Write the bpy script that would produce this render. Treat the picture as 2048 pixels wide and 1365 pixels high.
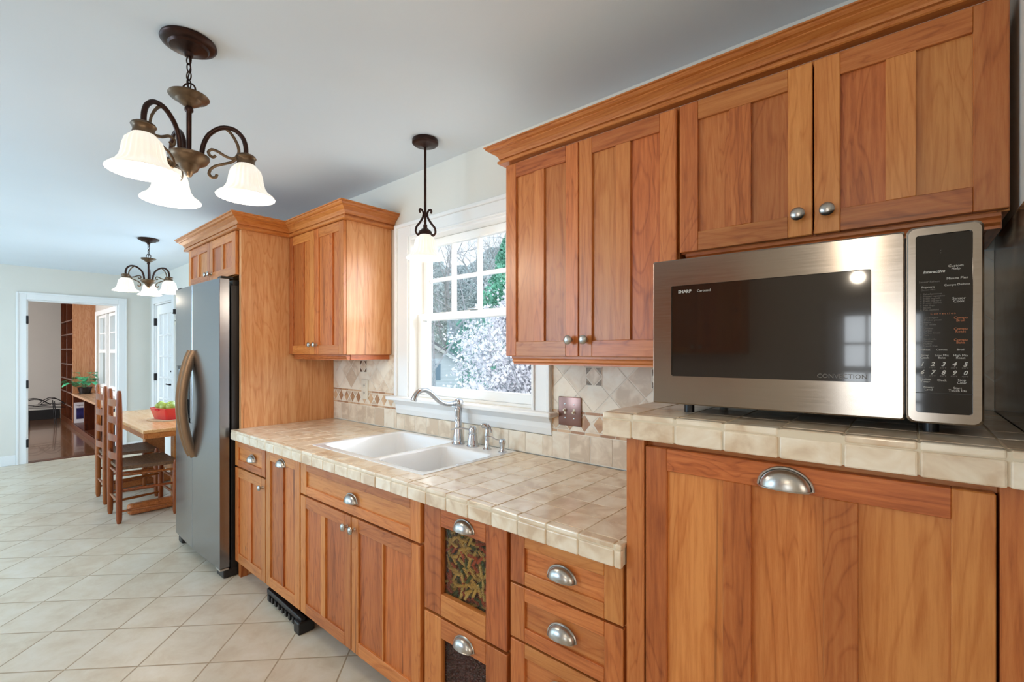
import bpy, bmesh, math, random
from mathutils import Vector, Matrix
random.seed(7)
for o in list(bpy.data.objects): bpy.data.objects.remove(o)
SC = bpy.context.scene; COL = SC.collection
R = math.radians
def lin(r, g, b):
    f = lambda c: ((c/255)/12.92 if c/255 <= .04045 else ((c/255+.055)/1.055)**2.4)
    return (f(r), f(g), f(b), 1)
# ------------------------------------------------------------------ camera
cam = bpy.data.cameras.new('camera'); camo = bpy.data.objects.new('camera', cam); COL.objects.link(camo)
camo.location = (0, 0, 1.39); camo.rotation_euler = (R(90), 0, R(40.5))
cam.lens = 930*36/2048; cam.sensor_width = 36; cam.shift_y = 20.5/2048; cam.clip_start = .02
SC.camera = camo
# ------------------------------------------------------------------ exposure
vs = SC.view_settings; vs.view_transform = 'Standard'; vs.look = 'None'; vs.gamma = 1; vs.exposure = 0.5
vs.use_curve_mapping = False
# ------------------------------------------------------------------ sky
W = bpy.data.worlds.new('sky'); SC.world = W; W.use_nodes = True
nt = W.node_tree; nt.nodes.clear()
wo = nt.nodes.new('ShaderNodeOutputWorld'); bg = nt.nodes.new('ShaderNodeBackground')
tcw = nt.nodes.new('ShaderNodeTexCoord'); sx = nt.nodes.new('ShaderNodeSeparateXYZ'); rw = nt.nodes.new('ShaderNodeValToRGB')
nt.links.new(tcw.outputs['Generated'], sx.inputs[0]); nt.links.new(sx.outputs['Z'], rw.inputs[0])
rw.color_ramp.elements[0].color = (.86, .92, .97, 1); rw.color_ramp.elements[1].color = (.70, .84, 1, 1)
nt.links.new(rw.outputs[0], bg.inputs[0]); bg.inputs[1].default_value = 1.0
nt.links.new(bg.outputs[0], wo.inputs[0])
# ------------------------------------------------------------------ daylight area lamps, with some fill lamps added for brightness
def area(name, loc, rot, sx_, sy_, power, color):
    l = bpy.data.lights.new(name, 'AREA'); l.shape = 'RECTANGLE'; l.size = sx_; l.size_y = sy_
    l.energy = power; l.color = color
    o = bpy.data.objects.new(name, l); COL.objects.link(o); o.location = loc; o.rotation_euler = rot
    return o
FY = -2.3     # inner face of the wall behind the camera
area('daylight_window', (.03, FY-.25, 1.25), (R(90), 0, 0), .6, .95, 9.5, (.88, .95, 1))
area('daylight_glass_door', (-6.3, FY-.25, 1.15), (R(90), 0, 0), 3.0, 2.1, 60, (.42, .72, 1))
area('added_fill_side', (-3.2, FY-.25, 1.5), (R(90), 0, 0), 1.3, 1.15, 50, (.50, .76, 1))  # added fill lamp for the base cabinets; no such window is known
area('added_warm_fill', (2.95, -.6, 1.75), (R(90), 0, R(90)), 1.8, 1.2, 17, (1, .80, .60))  # added warm lamp tinting the ceiling; no lit room is known there
area('daylight_dining_window', (-5.45, 1.71+.55, 1.75), (R(-78), 0, 0), 1.9, 1.2, 40, (.52, .76, 1))
o = area('added_light_kitchen_window', (.3, 3.3, 2.5), (0, 0, 0), 2.0, 1.8, 36, (.90, .95, 1))  # lamp added outside, out of view, to brighten the left cabinet's side
o.rotation_euler = (Vector((-2.2, 1.5, 1.3))-o.location).to_track_quat('-Z', 'Y').to_euler(); o.data.spread = R(80)
area('daylight_study', (-10.6, .2-2.9, 1.5), (R(90), 0, 0), 2.2, 1.5, 150, (.95, .97, 1))

# ================================================================== helpers
def tag(o, label=None, cat=None, group=None, kind=None):
    if label: o['label'] = label
    if cat: o['category'] = cat
    if group: o['group'] = group
    if kind: o['kind'] = kind
    return o
def empty(name, loc, label=None, cat=None, group=None):
    o = bpy.data.objects.new(name, None); COL.objects.link(o); o.location = loc; o.empty_display_size = .05
    return tag(o, label, cat, group)
def wl(o):
    v = Vector((0, 0, 0))
    while o: v += Vector(o.location); o = o.parent
    return v
class MB:
    def __init__(s): s.v = []; s.f = []; s.mi = []; s.sm = []
    def add(s, vs_, fs, mi=0, sm=False, M=None):
        n = len(s.v)
        s.v += [tuple(M @ Vector(p)) if M else tuple(p) for p in vs_]
        for f in fs: s.f.append([n+i for i in f]); s.mi.append(mi); s.sm.append(sm)
    def box(s, x0, x1, y0, y1, z0, z1, mi=0, M=None):
        s.add([(x, y, z) for z in (z0, z1) for y in (y0, y1) for x in (x0, x1)],
              [(0,2,3,1),(4,5,7,6),(0,1,5,4),(2,6,7,3),(0,4,6,2),(1,3,7,5)], mi, False, M)
    def rbox(s, x0, x1, y0, y1, z0, z1, b, mi=0, M=None, seg=2, sm=False):
        bm = bmesh.new(); bmesh.ops.create_cube(bm, size=1)
        for v in bm.verts: v.co = Vector(((x0+x1)/2+v.co.x*(x1-x0), (y0+y1)/2+v.co.y*(y1-y0), (z0+z1)/2+v.co.z*(z1-z0)))
        bmesh.ops.bevel(bm, geom=bm.edges[:], offset=b, segments=seg, affect='EDGES', profile=.5)
        bm.verts.index_update()
        s.add([v.co[:] for v in bm.verts], [[v.index for v in f.verts] for f in bm.faces], mi, sm, M); bm.free()
    def prism(s, poly, y0, y1, mi=0, M=None, axis='y'):
        n = len(poly)
        if axis == 'y': vs_ = [(a, y0, b) for a, b in poly]+[(a, y1, b) for a, b in poly]
        elif axis == 'x': vs_ = [(y0, a, b) for a, b in poly]+[(y1, a, b) for a, b in poly]
        else: vs_ = [(a, b, y0) for a, b in poly]+[(a, b, y1) for a, b in poly]
        fs = [tuple(range(n)), tuple(range(2*n-1, n-1, -1))]+[(i, i+n, (i+1) % n+n, (i+1) % n) for i in range(n)]
        s.add(vs_, fs, mi, False, M)
    def lathe(s, pts, n=24, M=None, mi=0, flute=0, fa=0, sm=True):
        vs_ = []; fs = []
        for r, z in pts:
            for k in range(n):
                a = 2*math.pi*k/n; rr = r*(1+fa*max(0, min(1, (.1-r)/.03))*max(0, min(1, (r-.034)/.012))*math.cos(flute*a)) if flute else r
                vs_.append((rr*math.cos(a), rr*math.sin(a), z))
        for i in range(len(pts)-1):
            for k in range(n):
                k2 = (k+1) % n; fs.append((i*n+k, i*n+k2, (i+1)*n+k2, (i+1)*n+k))
        s.add(vs_, fs, mi, sm, M)
    def tube(s, pts, r, n=8, mi=0, M=None, closed=False, flat=None):
        pts = [Vector(p) for p in pts]; m = len(pts)
        rs = r if isinstance(r, (list, tuple)) else [r]*m
        vs_ = []; fs = []; up = None
        for i, p in enumerate(pts):
            if closed: t = pts[(i+1) % m]-pts[i-1]
            else: t = pts[min(i+1, m-1)]-pts[max(i-1, 0)]
            t.normalize()
            if up is None:
                up = Vector((0, 0, 1)) if abs(t.z) < .9 else Vector((1, 0, 0))
            u = t.cross(up)
            if u.length < 1e-5: u = t.orthogonal()
            u.normalize(); w = u.cross(t).normalized(); up = w
            for k in range(n):
                a = 2*math.pi*k/n+math.pi/n
                cu, cw = math.cos(a), math.sin(a)
                if flat: cu *= flat[0]; cw *= flat[1]
                vs_.append(tuple(p+rs[i]*(cu*u+cw*w)))
        for i in range(m if closed else m-1):
            j = (i+1) % m
            for k in range(n):
                k2 = (k+1) % n; fs.append((i*n+k, j*n+k, j*n+k2, i*n+k2))
        if not closed: fs += [tuple(range(n)), tuple(range(m*n-1, (m-1)*n-1, -1))]
        s.add(vs_, fs, mi, True, M)
    def ball(s, c, rx, ry=None, rz=None, n=16, mi=0, M=None):
        ry = ry or rx; rz = rz or rx; vs_ = []; fs = []; h = n//2
        for i in range(1, h):
            t = math.pi*i/h
            for k in range(n):
                a = 2*math.pi*k/n
                vs_.append((c[0]+rx*math.sin(t)*math.cos(a), c[1]+ry*math.sin(t)*math.sin(a), c[2]+rz*math.cos(t)))
        top = len(vs_); vs_ += [(c[0], c[1], c[2]+rz), (c[0], c[1], c[2]-rz)]
        for i in range(h-2):
            for k in range(n):
                k2 = (k+1) % n; fs.append((i*n+k, (i+1)*n+k, (i+1)*n+k2, i*n+k2))
        for k in range(n):
            k2 = (k+1) % n; fs.append((top, k, k2)); fs.append((top+1, (h-2)*n+k2, (h-2)*n+k))
        s.add(vs_, fs, mi, True, M)
    def text(s, txt, size, M, mi=0, align='LEFT', shear=0, ext=.0004, bold=0):
        c = bpy.data.curves.new('t', 'FONT'); c.body = txt; c.size = size; c.align_x = align; c.shear = shear
        c.extrude = ext; c.offset = bold; c.resolution_u = 2; c.space_line = .82
        o = bpy.data.objects.new('t', c); COL.objects.link(o)
        bpy.context.view_layer.update()
        me = bpy.data.meshes.new_from_object(o.evaluated_get(bpy.context.evaluated_depsgraph_get()))
        s.add([v.co[:] for v in me.vertices], [list(p.vertices) for p in me.polygons], mi, False, M)
        bpy.data.objects.remove(o); bpy.data.curves.remove(c); bpy.data.meshes.remove(me)
    def build(s, name, mats, parent=None, bevel=0, origin=None, fix=True):
        off = wl(parent) if parent else (Vector(origin) if origin else Vector((0, 0, 0)))
        me = bpy.data.meshes.new(name)
        me.from_pydata([tuple(Vector(p)-off) for p in s.v], [], s.f)
        if not isinstance(mats, (list, tuple)): mats = [mats]
        for m in mats: me.materials.append(m)
        me.polygons.foreach_set('material_index', s.mi); me.polygons.foreach_set('use_smooth', s.sm)
        if fix:
            bm = bmesh.new(); bm.from_mesh(me); bmesh.ops.recalc_face_normals(bm, faces=bm.faces[:]); bm.to_mesh(me); bm.free()
        me.update()
        if any(s.sm): me.set_sharp_from_angle(angle=R(40))
        o = bpy.data.objects.new(name, me); COL.objects.link(o)
        if parent: o.parent = parent
        elif origin: o.location = origin
        if bevel:
            b = o.modifiers.new('edge', 'BEVEL'); b.width = bevel; b.segments = 1; b.limit_method = 'ANGLE'
        return o
def put(mesh, name, parent, world, rot=None, bevel=0):
    o = bpy.data.objects.new(name, mesh); COL.objects.link(o)
    o.parent = parent
    o.location = Vector(world)-(wl(parent) if parent else Vector((0, 0, 0)))
    if rot: o.rotation_euler = rot
    return o
def copy_tree(o, parent=None):
    c = o.copy(); COL.objects.link(c)
    if parent: c.parent = parent
    for ch in list(o.children): copy_tree(ch, c)
    return c
def struct(o): o['kind'] = 'structure'; return o
def T(x, y, z): return Matrix.Translation((x, y, z))
def RX(a): return Matrix.Rotation(a, 4, 'X')
def RY(a): return Matrix.Rotation(a, 4, 'Y')
def RZ(a): return Matrix.Rotation(a, 4, 'Z')

# ================================================================== materials
def newmat(name):
    m = bpy.data.materials.new(name); m.use_nodes = True
    return m, m.node_tree, m.node_tree.nodes['Principled BSDF']
def N(nt, t, **k):
    n = nt.nodes.new(t)
    for a, b in k.items(): setattr(n, a, b)
    return n
def mth(nt, op, a, b=None, c=None):
    n = N(nt, 'ShaderNodeMath', operation=op)
    for i, x in enumerate((a, b, c)):
        if x is None: continue
        if isinstance(x, (int, float)): n.inputs[i].default_value = x
        else: nt.links.new(x, n.inputs[i])
    return n.outputs[0]
def ramp(nt, fac, stops):
    r = N(nt, 'ShaderNodeValToRGB'); e = r.color_ramp.elements
    while len(e) < len(stops): e.new(.5)
    for i, (p, c) in enumerate(stops): e[i].position = p; e[i].color = c if len(c) == 4 else (*c, 1)
    nt.links.new(fac, r.inputs[0]); return r.outputs[0]
def mix(nt, a, b, fac, mode='MIX'):
    n = N(nt, 'ShaderNodeMix', data_type='RGBA', blend_type=mode)
    for s_, x in ((0, fac), (6, a), (7, b)):
        if isinstance(x, (int, float)): n.inputs[s_].default_value = x
        elif isinstance(x, tuple): n.inputs[s_].default_value = x
        else: nt.links.new(x, n.inputs[s_])
    return n.outputs[2]
def plain(name, col, rough=.5, metal=0, spec=.5, noise=0, nscale=20, bump=0, coat=0):
    m, nt, p = newmat(name)
    p.inputs['Base Color'].default_value = col; p.inputs['Roughness'].default_value = rough
    p.inputs['Metallic'].default_value = metal; p.inputs['Specular IOR Level'].default_value = spec
    if coat: p.inputs['Coat Weight'].default_value = coat; p.inputs['Coat Roughness'].default_value = .1
    if noise or bump:
        tc = N(nt, 'ShaderNodeTexCoord'); nz = N(nt, 'ShaderNodeTexNoise'); nz.inputs['Scale'].default_value = nscale
        nz.inputs['Detail'].default_value = 4; nt.links.new(tc.outputs['Object'], nz.inputs['Vector'])
        if noise:
            d = tuple(c*(1-noise) for c in col[:3])+(1,); l = tuple(min(1, c*(1+noise)) for c in col[:3])+(1,)
            nt.links.new(ramp(nt, nz.outputs['Fac'], [(.3, d), (.7, l)]), p.inputs['Base Color'])
        if bump:
            b = N(nt, 'ShaderNodeBump'); b.inputs['Strength'].default_value = bump; b.inputs['Distance'].default_value = .002
            nt.links.new(nz.outputs['Fac'], b.inputs['Height']); nt.links.new(b.outputs[0], p.inputs['Normal'])
    return m
def wood(name, dark, mid, light, axis='z', rough=.34, var=.5, scale=1.0, spec=.5, streak=.6):
    m, nt, p = newmat(name)
    tc = N(nt, 'ShaderNodeTexCoord'); geo = N(nt, 'ShaderNodeNewGeometry'); oi = N(nt, 'ShaderNodeObjectInfo')
    rnd = mth(nt, 'FRACT', mth(nt, 'ADD', geo.outputs['Random Per Island'], oi.outputs['Random']))
    rnd2 = mth(nt, 'FRACT', mth(nt, 'MULTIPLY', rnd, 17.31))
    off = N(nt, 'ShaderNodeCombineXYZ')
    nt.links.new(mth(nt, 'MULTIPLY', rnd, 31.), off.inputs[0]); nt.links.new(mth(nt, 'MULTIPLY', rnd2, 23.), off.inputs[1])
    nt.links.new(mth(nt, 'MULTIPLY', rnd, 13.), off.inputs[2])
    ad = N(nt, 'ShaderNodeVectorMath', operation='ADD'); nt.links.new(tc.outputs['Object'], ad.inputs[0]); nt.links.new(off.outputs[0], ad.inputs[1])
    def mapped(sl, sc):
        mp = N(nt, 'ShaderNodeMapping'); v = [sc*scale]*3; v['xyz'.index(axis)] = sl*scale
        mp.inputs['Scale'].default_value = v; nt.links.new(ad.outputs[0], mp.inputs[0]); return mp.outputs[0]
    n1 = N(nt, 'ShaderNodeTexNoise'); n1.inputs['Scale'].default_value = 1; n1.inputs['Detail'].default_value = 3
    n1.inputs['Distortion'].default_value = .8; nt.links.new(mapped(1.1, 7), n1.inputs['Vector'])
    # growth rings: bands of the low-frequency noise
    rings = mth(nt, 'FRACT', mth(nt, 'MULTIPLY', n1.outputs['Fac'], 15.))
    rings = ramp(nt, rings, [(0, (.25, .25, .25, 1)), (.12, (.75, .75, .75, 1)), (.75, (.95, .95, .95, 1)), (1, (.25, .25, .25, 1))])
    n2 = N(nt, 'ShaderNodeTexNoise'); n2.inputs['Scale'].default_value = 1; n2.inputs['Detail'].default_value = 5; n2.inputs['Roughness'].default_value = .7
    nt.links.new(mapped(7, 120), n2.inputs['Vector'])
    n3 = N(nt, 'ShaderNodeTexNoise'); n3.inputs['Scale'].default_value = 1; n3.inputs['Detail'].default_value = 5; n3.inputs['Distortion'].default_value = .5
    nt.links.new(mapped(.9, 34), n3.inputs['Vector'])
    f = mth(nt, 'ADD', mth(nt, 'MULTIPLY', rings, .17), mth(nt, 'MULTIPLY', n2.outputs['Fac'], .52))
    f = mth(nt, 'ADD', mth(nt, 'SUBTRACT', f, .05), mth(nt, 'MULTIPLY', n3.outputs['Fac'], .34))
    f = mth(nt, 'ADD', f, mth(nt, 'MULTIPLY', mth(nt, 'SUBTRACT', rnd2, .5), var*.22))
    col = ramp(nt, f, [(.24, dark), (.46, mid), (.66, light)])
    st = ramp(nt, n3.outputs['Fac'], [(.27, (0, 0, 0, 1)), (.33, (1, 1, 1, 1))])
    dk = tuple(c*.55 for c in dark[:3])+(1,)
    col = mix(nt, mix(nt, dk, col, 1-streak), col, st)
    vo = N(nt, 'ShaderNodeTexVoronoi'); vo.inputs['Scale'].default_value = 1; nt.links.new(mapped(3.2, 6.5), vo.inputs['Vector'])
    sk_ = N(nt, 'ShaderNodeSeparateColor'); nt.links.new(vo.outputs['Color'], sk_.inputs[0])
    kn = mth(nt, 'ADD', vo.outputs['Distance'], mth(nt, 'MULTIPLY', mth(nt, 'GREATER_THAN', .80, sk_.outputs[0]), 1.))
    col = mix(nt, tuple(c*.35 for c in dark[:3])+(1,), col, ramp(nt, kn, [(.015, (0, 0, 0, 1)), (.075, (1, 1, 1, 1))]))
    hs = N(nt, 'ShaderNodeHueSaturation'); nt.links.new(col, hs.inputs['Color'])
    nt.links.new(mth(nt, 'ADD', 1-.22*var, mth(nt, 'MULTIPLY', rnd, .44*var)), hs.inputs['Value'])
    nt.links.new(mth(nt, 'ADD', .5-.006, mth(nt, 'MULTIPLY', rnd2, .009)), hs.inputs['Hue'])
    hs.inputs['Saturation'].default_value = 1.06
    nt.links.new(hs.outputs[0], p.inputs['Base Color'])
    p.inputs['Roughness'].default_value = rough; p.inputs['Specular IOR Level'].default_value = spec
    b = N(nt, 'ShaderNodeBump'); b.inputs['Strength'].default_value = .12; b.inputs['Distance'].default_value = .001
    nt.links.new(n2.outputs['Fac'], b.inputs['Height']); nt.links.new(b.outputs[0], p.inputs['Normal'])
    return m
WD, WM, WL_ = lin(132, 70, 36), lin(184, 112, 66), lin(206, 138, 86)
woodv = wood('cabinet_wood_vertical', WD, WM, WL_, 'z', var=.75)
woodh = wood('cabinet_wood_horizontal', WD, WM, WL_, 'x', var=.7)
woody = wood('cabinet_wood_deep', WD, WM, WL_, 'y', var=.6)
woodside = wood('cabinet_wood_lit_side', lin(168, 110, 68), lin(206, 148, 100), lin(224, 178, 132), 'z', var=.5, scale=.7)  # paler copy of the cabinet wood, window light put into the colour
chairwood = wood('chair_wood', lin(86, 44, 24), lin(132, 72, 40), lin(158, 94, 56), 'z', rough=.28, var=.3, spec=.4)
seatwood = wood('seat_weave', lin(52, 34, 24), lin(92, 64, 44), lin(130, 98, 70), 'x', rough=.5, var=.3, scale=2)
tabletop_m = wood('table_top_wood', lin(176, 118, 72), lin(214, 162, 112), lin(230, 186, 140), 'x', rough=.22, var=.3)
tablewood = wood('table_wood', lin(120, 70, 38), lin(176, 112, 68), lin(196, 134, 84), 'x', rough=.35, var=.4)
darkwood = wood('study_dark_wood', lin(48, 20, 12), lin(78, 38, 22), lin(104, 56, 32), 'z', rough=.3, var=.3)
panelwood = wood('study_panel_wood', lin(140, 88, 56), lin(178, 126, 88), lin(200, 156, 118), 'z', rough=.25, var=.3)
benchtop = wood('study_bench_top', lin(150, 110, 82), lin(186, 148, 116), lin(204, 170, 140), 'x', rough=.25, var=.2)

def tilemat(name, dark, mid, light, rough=.3, bump=.35, var=.25, coat=0):
    m, nt, p = newmat(name)
    tc = N(nt, 'ShaderNodeTexCoord'); geo = N(nt, 'ShaderNodeNewGeometry')
    off = N(nt, 'ShaderNodeVectorMath', operation='ADD'); nt.links.new(tc.outputs['Object'], off.inputs[0])
    cb = N(nt, 'ShaderNodeCombineXYZ')
    for i in range(3): nt.links.new(mth(nt, 'MULTIPLY', geo.outputs['Random Per Island'], 9.+7*i), cb.inputs[i])
    nt.links.new(cb.outputs[0], off.inputs[1])
    n1 = N(nt, 'ShaderNodeTexNoise'); n1.inputs['Scale'].default_value = 14; n1.inputs['Detail'].default_value = 7; n1.inputs['Distortion'].default_value = .6
    nt.links.new(off.outputs[0], n1.inputs['Vector'])
    f = mth(nt, 'ADD', n1.outputs['Fac'], mth(nt, 'MULTIPLY', mth(nt, 'SUBTRACT', geo.outputs['Random Per Island'], .5), var))
    nt.links.new(ramp(nt, f, [(.34, dark), (.5, mid), (.66, light)]), p.inputs['Base Color'])
    n2 = N(nt, 'ShaderNodeTexNoise'); n2.inputs['Scale'].default_value = 70; n2.inputs['Detail'].default_value = 3
    nt.links.new(off.outputs[0], n2.inputs['Vector'])
    b = N(nt, 'ShaderNodeBump'); b.inputs['Strength'].default_value = bump; b.inputs['Distance'].default_value = .0015
    nt.links.new(n2.outputs['Fac'], b.inputs['Height']); nt.links.new(b.outputs[0], p.inputs['Normal'])
    p.inputs['Roughness'].default_value = rough
    if coat: p.inputs['Coat Weight'].default_value = coat; p.inputs['Coat Roughness'].default_value = .12
    return m
travertine = tilemat('tumbled_travertine', lin(208, 180, 148), lin(228, 208, 180), lin(240, 226, 204), .34, .3, .15, coat=.6)
splash_m = tilemat('backsplash_stone', lin(206, 184, 158), lin(228, 210, 186), lin(238, 226, 206), .4, .3, .45)
diamond_m = tilemat('diamond_stone', lin(168, 124, 90), lin(200, 160, 120), lin(214, 180, 144), .4, .3, .5)
bronze_tile = plain('bronze_insert', lin(112, 88, 68), .35, .4, noise=.4, nscale=90, bump=.6)
grout = plain('grout', lin(218, 202, 176), .85)
grout_l = plain('pale_grout', lin(232, 222, 206), .85)
brown_marble = tilemat('brown_marble', lin(58, 42, 30), lin(104, 82, 62), lin(160, 138, 112), .15, .05, .2)

# floor tiles, laid diagonally
def floor_mat():
    m, nt, p = newmat('diagonal_floor_tile')
    tc = N(nt, 'ShaderNodeTexCoord'); sp = N(nt, 'ShaderNodeSeparateXYZ'); nt.links.new(tc.outputs['Object'], sp.inputs[0])
    a = mth(nt, 'MULTIPLY', mth(nt, 'SUBTRACT', sp.outputs[1], sp.outputs[0]), .70711)
    b = mth(nt, 'MULTIPLY', mth(nt, 'ADD', sp.outputs[1], sp.outputs[0]), .70711)
    S = .301
    a = mth(nt, 'DIVIDE', mth(nt, 'SUBTRACT', a, 2.173-30*S), S); b = mth(nt, 'DIVIDE', mth(nt, 'SUBTRACT', b, -1.484-60*S), S)
    fa = mth(nt, 'FRACT', a); fb = mth(nt, 'FRACT', b); ia = mth(nt, 'FLOOR', a); ib = mth(nt, 'FLOOR', b)
    da = mth(nt, 'MINIMUM', fa, mth(nt, 'SUBTRACT', 1, fa)); db = mth(nt, 'MINIMUM', fb, mth(nt, 'SUBTRACT', 1, fb))
    d = mth(nt, 'MINIMUM', da, db)
    g = mth(nt, 'SMOOTH_MIN', mth(nt, 'MULTIPLY', mth(nt, 'SUBTRACT', d, .007), 120), 1, .1)
    g = mth(nt, 'MAXIMUM', g, 0)
    wn = N(nt, 'ShaderNodeTexWhiteNoise', noise_dimensions='2D'); cb = N(nt, 'ShaderNodeCombineXYZ')
    nt.links.new(ia, cb.inputs[0]); nt.links.new(ib, cb.inputs[1]); nt.links.new(cb.outputs[0], wn.inputs['Vector'])
    sc = N(nt, 'ShaderNodeVectorMath', operation='SCALE'); nt.links.new(wn.outputs['Color'], sc.inputs[0]); sc.inputs['Scale'].default_value = 20
    ad = N(nt, 'ShaderNodeVectorMath', operation='ADD'); nt.links.new(tc.outputs['Object'], ad.inputs[0]); nt.links.new(sc.outputs[0], ad.inputs[1])
    n1 = N(nt, 'ShaderNodeTexNoise'); n1.inputs['Scale'].default_value = 7; n1.inputs['Detail'].default_value = 8; n1.inputs['Roughness'].default_value = .65; n1.inputs['Distortion'].default_value = .3
    nt.links.new(ad.outputs[0], n1.inputs['Vector'])
    f = mth(nt, 'ADD', n1.outputs['Fac'], mth(nt, 'MULTIPLY', mth(nt, 'SUBTRACT', wn.outputs['Value'], .5), .12))
    col = ramp(nt, f, [(.25, lin(200, 178, 150)), (.5, lin(216, 200, 176)), (.75, lin(226, 214, 196))])
    col = mix(nt, lin(176, 152, 122), col, g)
    nt.links.new(col, p.inputs['Base Color'])
    nt.links.new(mth(nt, 'ADD', .62, mth(nt, 'MULTIPLY', g, -.30)), p.inputs['Roughness'])
    bp = N(nt, 'ShaderNodeBump'); bp.inputs['Strength'].default_value = .5; bp.inputs['Distance'].default_value = .002
    h = mth(nt, 'ADD', g, mth(nt, 'MULTIPLY', n1.outputs['Fac'], .25))
    nt.links.new(h, bp.inputs['Height']); nt.links.new(bp.outputs[0], p.inputs['Normal'])
    return m
floor_m = floor_mat()
def plank_mat():
    m, nt, p = newmat('dark_wood_floor')
    tc = N(nt, 'ShaderNodeTexCoord'); mp = N(nt, 'ShaderNodeMapping'); nt.links.new(tc.outputs['Object'], mp.inputs[0])
    br = N(nt, 'ShaderNodeTexBrick'); br.inputs['Scale'].default_value = 1; br.inputs['Mortar Size'].default_value = .0015
    br.inputs['Brick Width'].default_value = .9; br.inputs['Row Height'].default_value = .08
    br.inputs['Color1'].default_value = lin(112, 74, 48); br.inputs['Color2'].default_value = lin(86, 54, 34); br.inputs['Mortar'].default_value = lin(40, 24, 16)
    mp.inputs['Rotation'].default_value = (0, 0, R(90))
    nt.links.new(mp.outputs[0], br.inputs['Vector'])
    n1 = N(nt, 'ShaderNodeTexNoise'); n1.inputs['Scale'].default_value = 9; n1.inputs['Detail'].default_value = 5; nt.links.new(tc.outputs['Object'], n1.inputs['Vector'])
    nt.links.new(mix(nt, br.outputs['Color'], lin(140, 98, 66), mth(nt, 'MULTIPLY', n1.outputs['Fac'], .5)), p.inputs['Base Color'])
    p.inputs['Roughness'].default_value = .16; p.inputs['Coat Weight'].default_value = .3
    return m
plank_m = plank_mat()
wall_m = plain('beige_wall_paint', lin(224, 220, 210), .75, noise=.015, nscale=3, bump=.04)
ceil_m = plain('ceiling_paint', lin(226, 234, 240), .85, noise=.01, nscale=2)
white_m = plain('white_trim_paint', lin(236, 236, 234), .35)
study_wall = plain('study_wall_paint', lin(190, 182, 172), .8, noise=.02, nscale=3)
bronze = plain('oil_rubbed_bronze', lin(58, 38, 32), .35, .75, noise=.3, nscale=30)
antique = plain('antique_brass_bronze', lin(106, 86, 66), .38, .7, noise=.35, nscale=25)
nickel = plain('brushed_nickel', lin(186, 182, 176), .3, 1, noise=.05, nscale=60)
chrome = plain('satin_faucet_metal', lin(196, 200, 206), .2, 1)
blackp = plain('black_plastic', lin(22, 18, 17), .4)
blackm = plain('black_iron', lin(24, 20, 22), .5, .3)
enamel = plain('white_sink_enamel', lin(238, 240, 242), .12, coat=.5)
ivory = plain('ivory_plastic', lin(226, 216, 196), .35)
redm = plain('red_ceramic', lin(214, 44, 52), .2, coat=.4)
applem = plain('green_apple_skin', lin(164, 178, 78), .25, noise=.25, nscale=12)
matm = plain('woven_placemat', lin(214, 186, 148), .8, noise=.1, nscale=80, bump=.5)
green_leaf = plain('plant_leaf', lin(74, 168, 120), .35, noise=.6, nscale=22)
def steel(name, col, rough, ax='x', aniso=.6):
    m, nt, p = newmat(name)
    tc = N(nt, 'ShaderNodeTexCoord'); mp = N(nt, 'ShaderNodeMapping'); v = [400., 400., 400.]; v['xyz'.index(ax)] = 3.
    mp.inputs['Scale'].default_value = v; nt.links.new(tc.outputs['Object'], mp.inputs[0])
    n1 = N(nt, 'ShaderNodeTexNoise'); n1.inputs['Scale'].default_value = 1; n1.inputs['Detail'].default_value = 3; nt.links.new(mp.outputs[0], n1.inputs['Vector'])
    c2 = tuple(c*.86 for c in col[:3])+(1,)
    nt.links.new(mix(nt, c2, col, n1.outputs['Fac']), p.inputs['Base Color'])
    nt.links.new(mth(nt, 'ADD', rough-.05, mth(nt, 'MULTIPLY', n1.outputs['Fac'], .1)), p.inputs['Roughness'])
    p.inputs['Metallic'].default_value = 1
    p.inputs['Anisotropic'].default_value = aniso; p.inputs['Anisotropic Rotation'].default_value = .25
    tg = N(nt, 'ShaderNodeTangent', direction_type='RADIAL', axis='Z'); nt.links.new(tg.outputs[0], p.inputs['Tangent'])
    return m
steel_mw = steel('microwave_steel', lin(172, 162, 152), .19, 'x', .75)
steel_fr = steel('fridge_steel', lin(150, 150, 153), .24, 'z', .5)
steel_hd = steel('handle_steel', lin(156, 130, 106), .42, 'z', .3)
def glassmat(name, tint=(1, 1, 1, 1), refl=1.0, tr=1.0):
    m, nt, p = newmat(name); nt.nodes.remove(p)
    out = [n for n in nt.nodes if n.type == 'OUTPUT_MATERIAL'][0]
    t = N(nt, 'ShaderNodeBsdfTransparent'); t.inputs[0].default_value = tint
    g = N(nt, 'ShaderNodeBsdfGlossy'); g.inputs['Roughness'].default_value = .02; g.inputs[0].default_value = (1, 1, 1, 1)
    fr = N(nt, 'ShaderNodeFresnel'); fr.inputs[0].default_value = 1.45
    mx = N(nt, 'ShaderNodeMixShader'); nt.links.new(mth(nt, 'MULTIPLY', fr.outputs[0], refl), mx.inputs[0])
    nt.links.new(t.outputs[0], mx.inputs[1]); nt.links.new(g.outputs[0], mx.inputs[2]); nt.links.new(mx.outputs[0], out.inputs[0])
    return m
glass = glassmat('window_glass', (.98, .99, .995, 1), .03)
binglass = glassmat('bin_glass', (.95, .95, .93, 1), .05)
darkglass = plain('microwave_dark_glass', lin(30, 22, 18), .04, coat=.5)
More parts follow.
